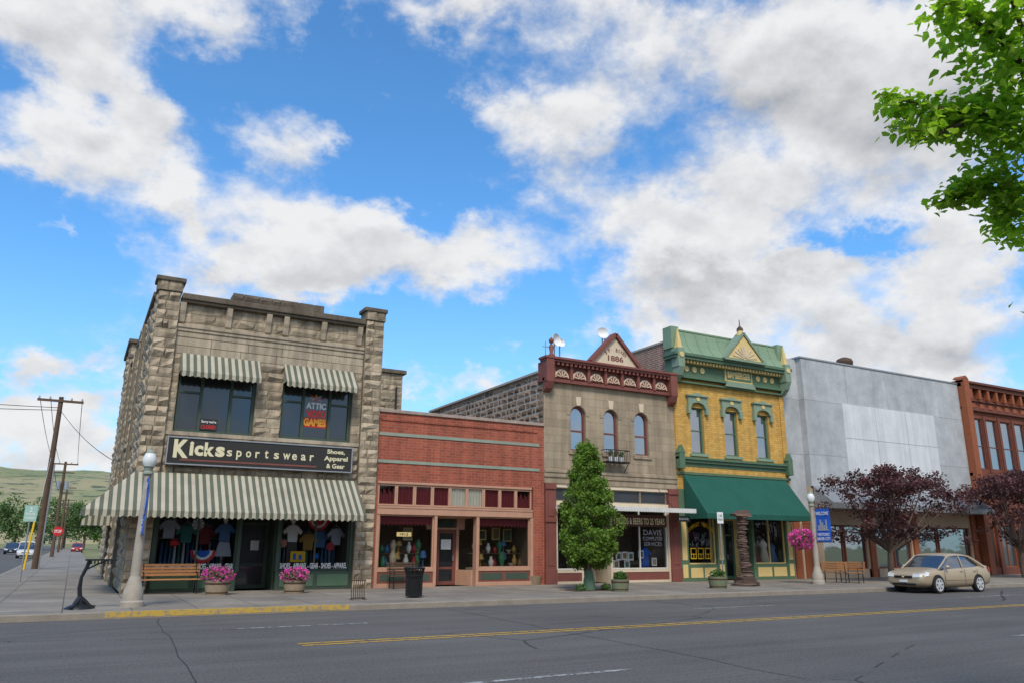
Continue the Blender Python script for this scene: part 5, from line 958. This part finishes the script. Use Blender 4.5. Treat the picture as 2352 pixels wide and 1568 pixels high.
for i,(dx,dy) in enumerate(((-.55,-.2),(.55,-.25),(.8,.1))):
    k=MB(); clump(k,(x+dx,y+dy,.25),(.2,.2,.14),90,.1); T=tag(k.build('low_plant',m_lfs),['low green plant left of the watering bag','low green plant right of the watering bag','low green plant at right end of tree pit'][i],'plant','low plants in the tree pit')
def purple(label,x,y,rx,z0_,z1_,nc,name='purple_leaved_tree'):
    cl=[]; lim=[]; bumps=[(R.uniform(0,2*pi),R.uniform(.75,1.15)) for _ in range(9)]
    for i in range(nc):
        an,bs=bumps[R.randrange(9)]; an+=R.gauss(0,.28); q=rx*bs*math.sqrt(R.random()); hh=max(0,1-(q/(rx*1.18))**2); lo=z0_+.9*(1-hh)**1.5*.5; hi=lo+(z1_-z0_)*(.25+.75*hh**.6)*(.82+.22*bs*R.uniform(.8,1.1)); u=R.random(); u=u if R.random()<.45 else (.8+.2*u)
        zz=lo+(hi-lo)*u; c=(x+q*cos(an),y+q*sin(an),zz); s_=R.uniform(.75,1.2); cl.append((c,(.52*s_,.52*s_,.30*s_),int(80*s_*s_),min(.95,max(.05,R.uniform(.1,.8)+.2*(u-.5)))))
        if i%8==0: lim.append(([(x+R.uniform(-.1,.1),y,1.5),(x+q*cos(an)*.4,y+q*sin(an)*.4,2.4),c],[.07,.045,.012]))
    return tree(name,label,(x,y,.15),([(x,y,.1),(x-.08,y,.8),(x+.05,y,1.8)],[.17,.14,.12]),lim,cl,m_lfp,.155,'purple leaved street trees')
p=PG(2052,1333); purple('full dark purple leaved tree behind the parked champagne car',p[0],p[1],3.5,2.0,5.6,175); purple('dark purple leaved tree cut off by right edge',46.5,25.3,3.5,2.0,5.9,170)
spots=[(-15.5,165,5.5,10.5),(-11,205,6.,13),(-6.5,230,6.,13),(-2,240,6.,14.),(2.5,215,5.5,13),(6,180,4.5,10.),(-13.0,125,2.8,5.0),(-19,215,7,14),(10,230,6,13)]
nm=['big green tree at far left edge of side street','rounded green tree left of the second utility pole','mid green tree straight down the side street','tall green tree behind the stop sign','dense green tree behind the far poles','green tree half hidden by stone building','low yellow green bush tree beside the white car','tall pale tree behind others at far left','green tree mostly behind the stone building']
for i,(x,y,r,h) in enumerate(spots):
    cl=[]
    for j in range(40):
        d=Vector((R.gauss(0,1),R.gauss(0,1),R.gauss(0,1))).normalized()*(R.random()**.4); cl.append(((x+d.x*r*.85,y+d.y*r*.85,h*.54+d.z*h*.42),(r*.3,r*.3,r*.24),60,R.uniform(.1,.9)))
    tree('broadleaf_tree',nm[i],(x,y,0),([(x,y,0),(x,y,h*.5)],[.3,.2]),[],cl,m_lfd,.6,'trees at the end of the side street')
# near maple at right
tx_,ty_=7.3,2.35; T=thing('maple_tree','near green leaved tree reaching in from right edge of view','tree',(tx_,ty_,.15))
br=[[(2420,330,6.7),(2330,120,6.4),(2230,40,6.3),(2140,-20,6.2)],[(2420,330,6.7),(2260,262,6.4),(2130,245,6.2),(2025,218,6.1)],[(2260,262,6.4),(2150,308,6.2),(2055,296,6.1)],[(2430,420,6.8),(2330,440,6.6),(2230,430,6.4),(2150,468,6.3)],[(2330,440,6.6),(2300,490,6.5),(2345,550,6.5)],[(2420,240,6.6),(2345,60,6.4),(2300,-60,6.3)],[(2440,710,6.7),(2352,728,6.6)]]
k=MB(); k.tube([(tx_,ty_,.1),(tx_,ty_,2.2),(tx_-.1,ty_+.1,4.2)],[.2,.16,.12],10); fork=Vector((tx_-.1,ty_+.1,4.2))
hubs=[PD(2425,330,6.75),PD(2430,420,6.85),PD(2440,710,6.7)]
for hb_ in hubs: k.tube([fork,fork.lerp(hb_,.5)+Vector((.1,0,.15)),hb_],[.09,.06,.04],7)
for b_ in br:
    P_=[PD(*q) for q in b_]; k.tube(P_,[.03-.026*i/(len(P_)-1) for i in range(len(P_))],5)
k.build('trunk',m_bark,T,smooth=60)
def mleaf(mb,p,s):
    d=Vector((R.gauss(-.2,.8),R.gauss(.1,.8),-.35+R.gauss(0,.5))).normalized(); e=d.cross(Vector((R.gauss(0,.5),R.gauss(0,.5),1))).normalized(); nrm=e.cross(d)*.12*s
    p=Vector(p); a=p; b=p+d*s
    mb.k=min(1,max(0,mb.kb+R.uniform(-.3,.3)))
    mb.poly(a,p+d*s*.22+e*s*.33+nrm,p+d*s*.62+e*s*.24+nrm,b); mb.poly(a,b,p+d*s*.62-e*s*.24+nrm,p+d*s*.22-e*s*.33+nrm)
k=MB(); k.kb=.5
for bi,b_ in enumerate(br):
    P_=[PD(*q) for q in b_]
    for i in range(len(P_)-1):
        sg=.07-.013*i
        for j in range(80 if bi<6 else 12): q=P_[i].lerp(P_[i+1],R.random()); k.kb=R.uniform(.35,.85); mleaf(k,q+Vector((R.gauss(0,sg),R.gauss(0,sg),R.gauss(0,sg*.8))),R.uniform(.05,.095))
for u,v,r,n in ((2300,60,80,130),(2315,160,70,110),(2310,235,75,120),(2230,280,52,62),(2340,330,70,100),(2285,395,55,62),(2335,455,56,80),(2250,425,42,40),(2195,445,34,30),(2340,525,40,42),(2170,285,40,40),(2095,262,36,36),(2045,240,24,18),(2185,25,45,42),(2230,75,45,42),(2160,270,36,32),(2280,300,55,55)):
    c=PD(u,v,6.4); rr=r/275.
    kb=R.uniform(.4,.85)
    for i in range(int(n*2.2)):
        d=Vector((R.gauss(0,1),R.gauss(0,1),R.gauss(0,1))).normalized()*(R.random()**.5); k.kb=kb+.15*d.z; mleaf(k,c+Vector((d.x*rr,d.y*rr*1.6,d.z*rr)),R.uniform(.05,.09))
def inview(p):
    q=p-CAM; dz=q.dot(F)
    if dz<=.1: return False
    u=1176+FP*q.dot(RR)/dz; return u<2385
for i in range(60):
    c=Vector((tx_+R.gauss(0,1.),ty_+R.gauss(0,1.),R.uniform(4.5,7.8)))
    if inview(c-RR*.4): continue
    for j in range(45):
        d=Vector((R.gauss(0,1),R.gauss(0,1),R.gauss(0,1)))*.22; k.kb=.5
        if not inview(c+d-RR*.1): mleaf(k,c+d,.11)
k.build('crown',m_lfn,T)
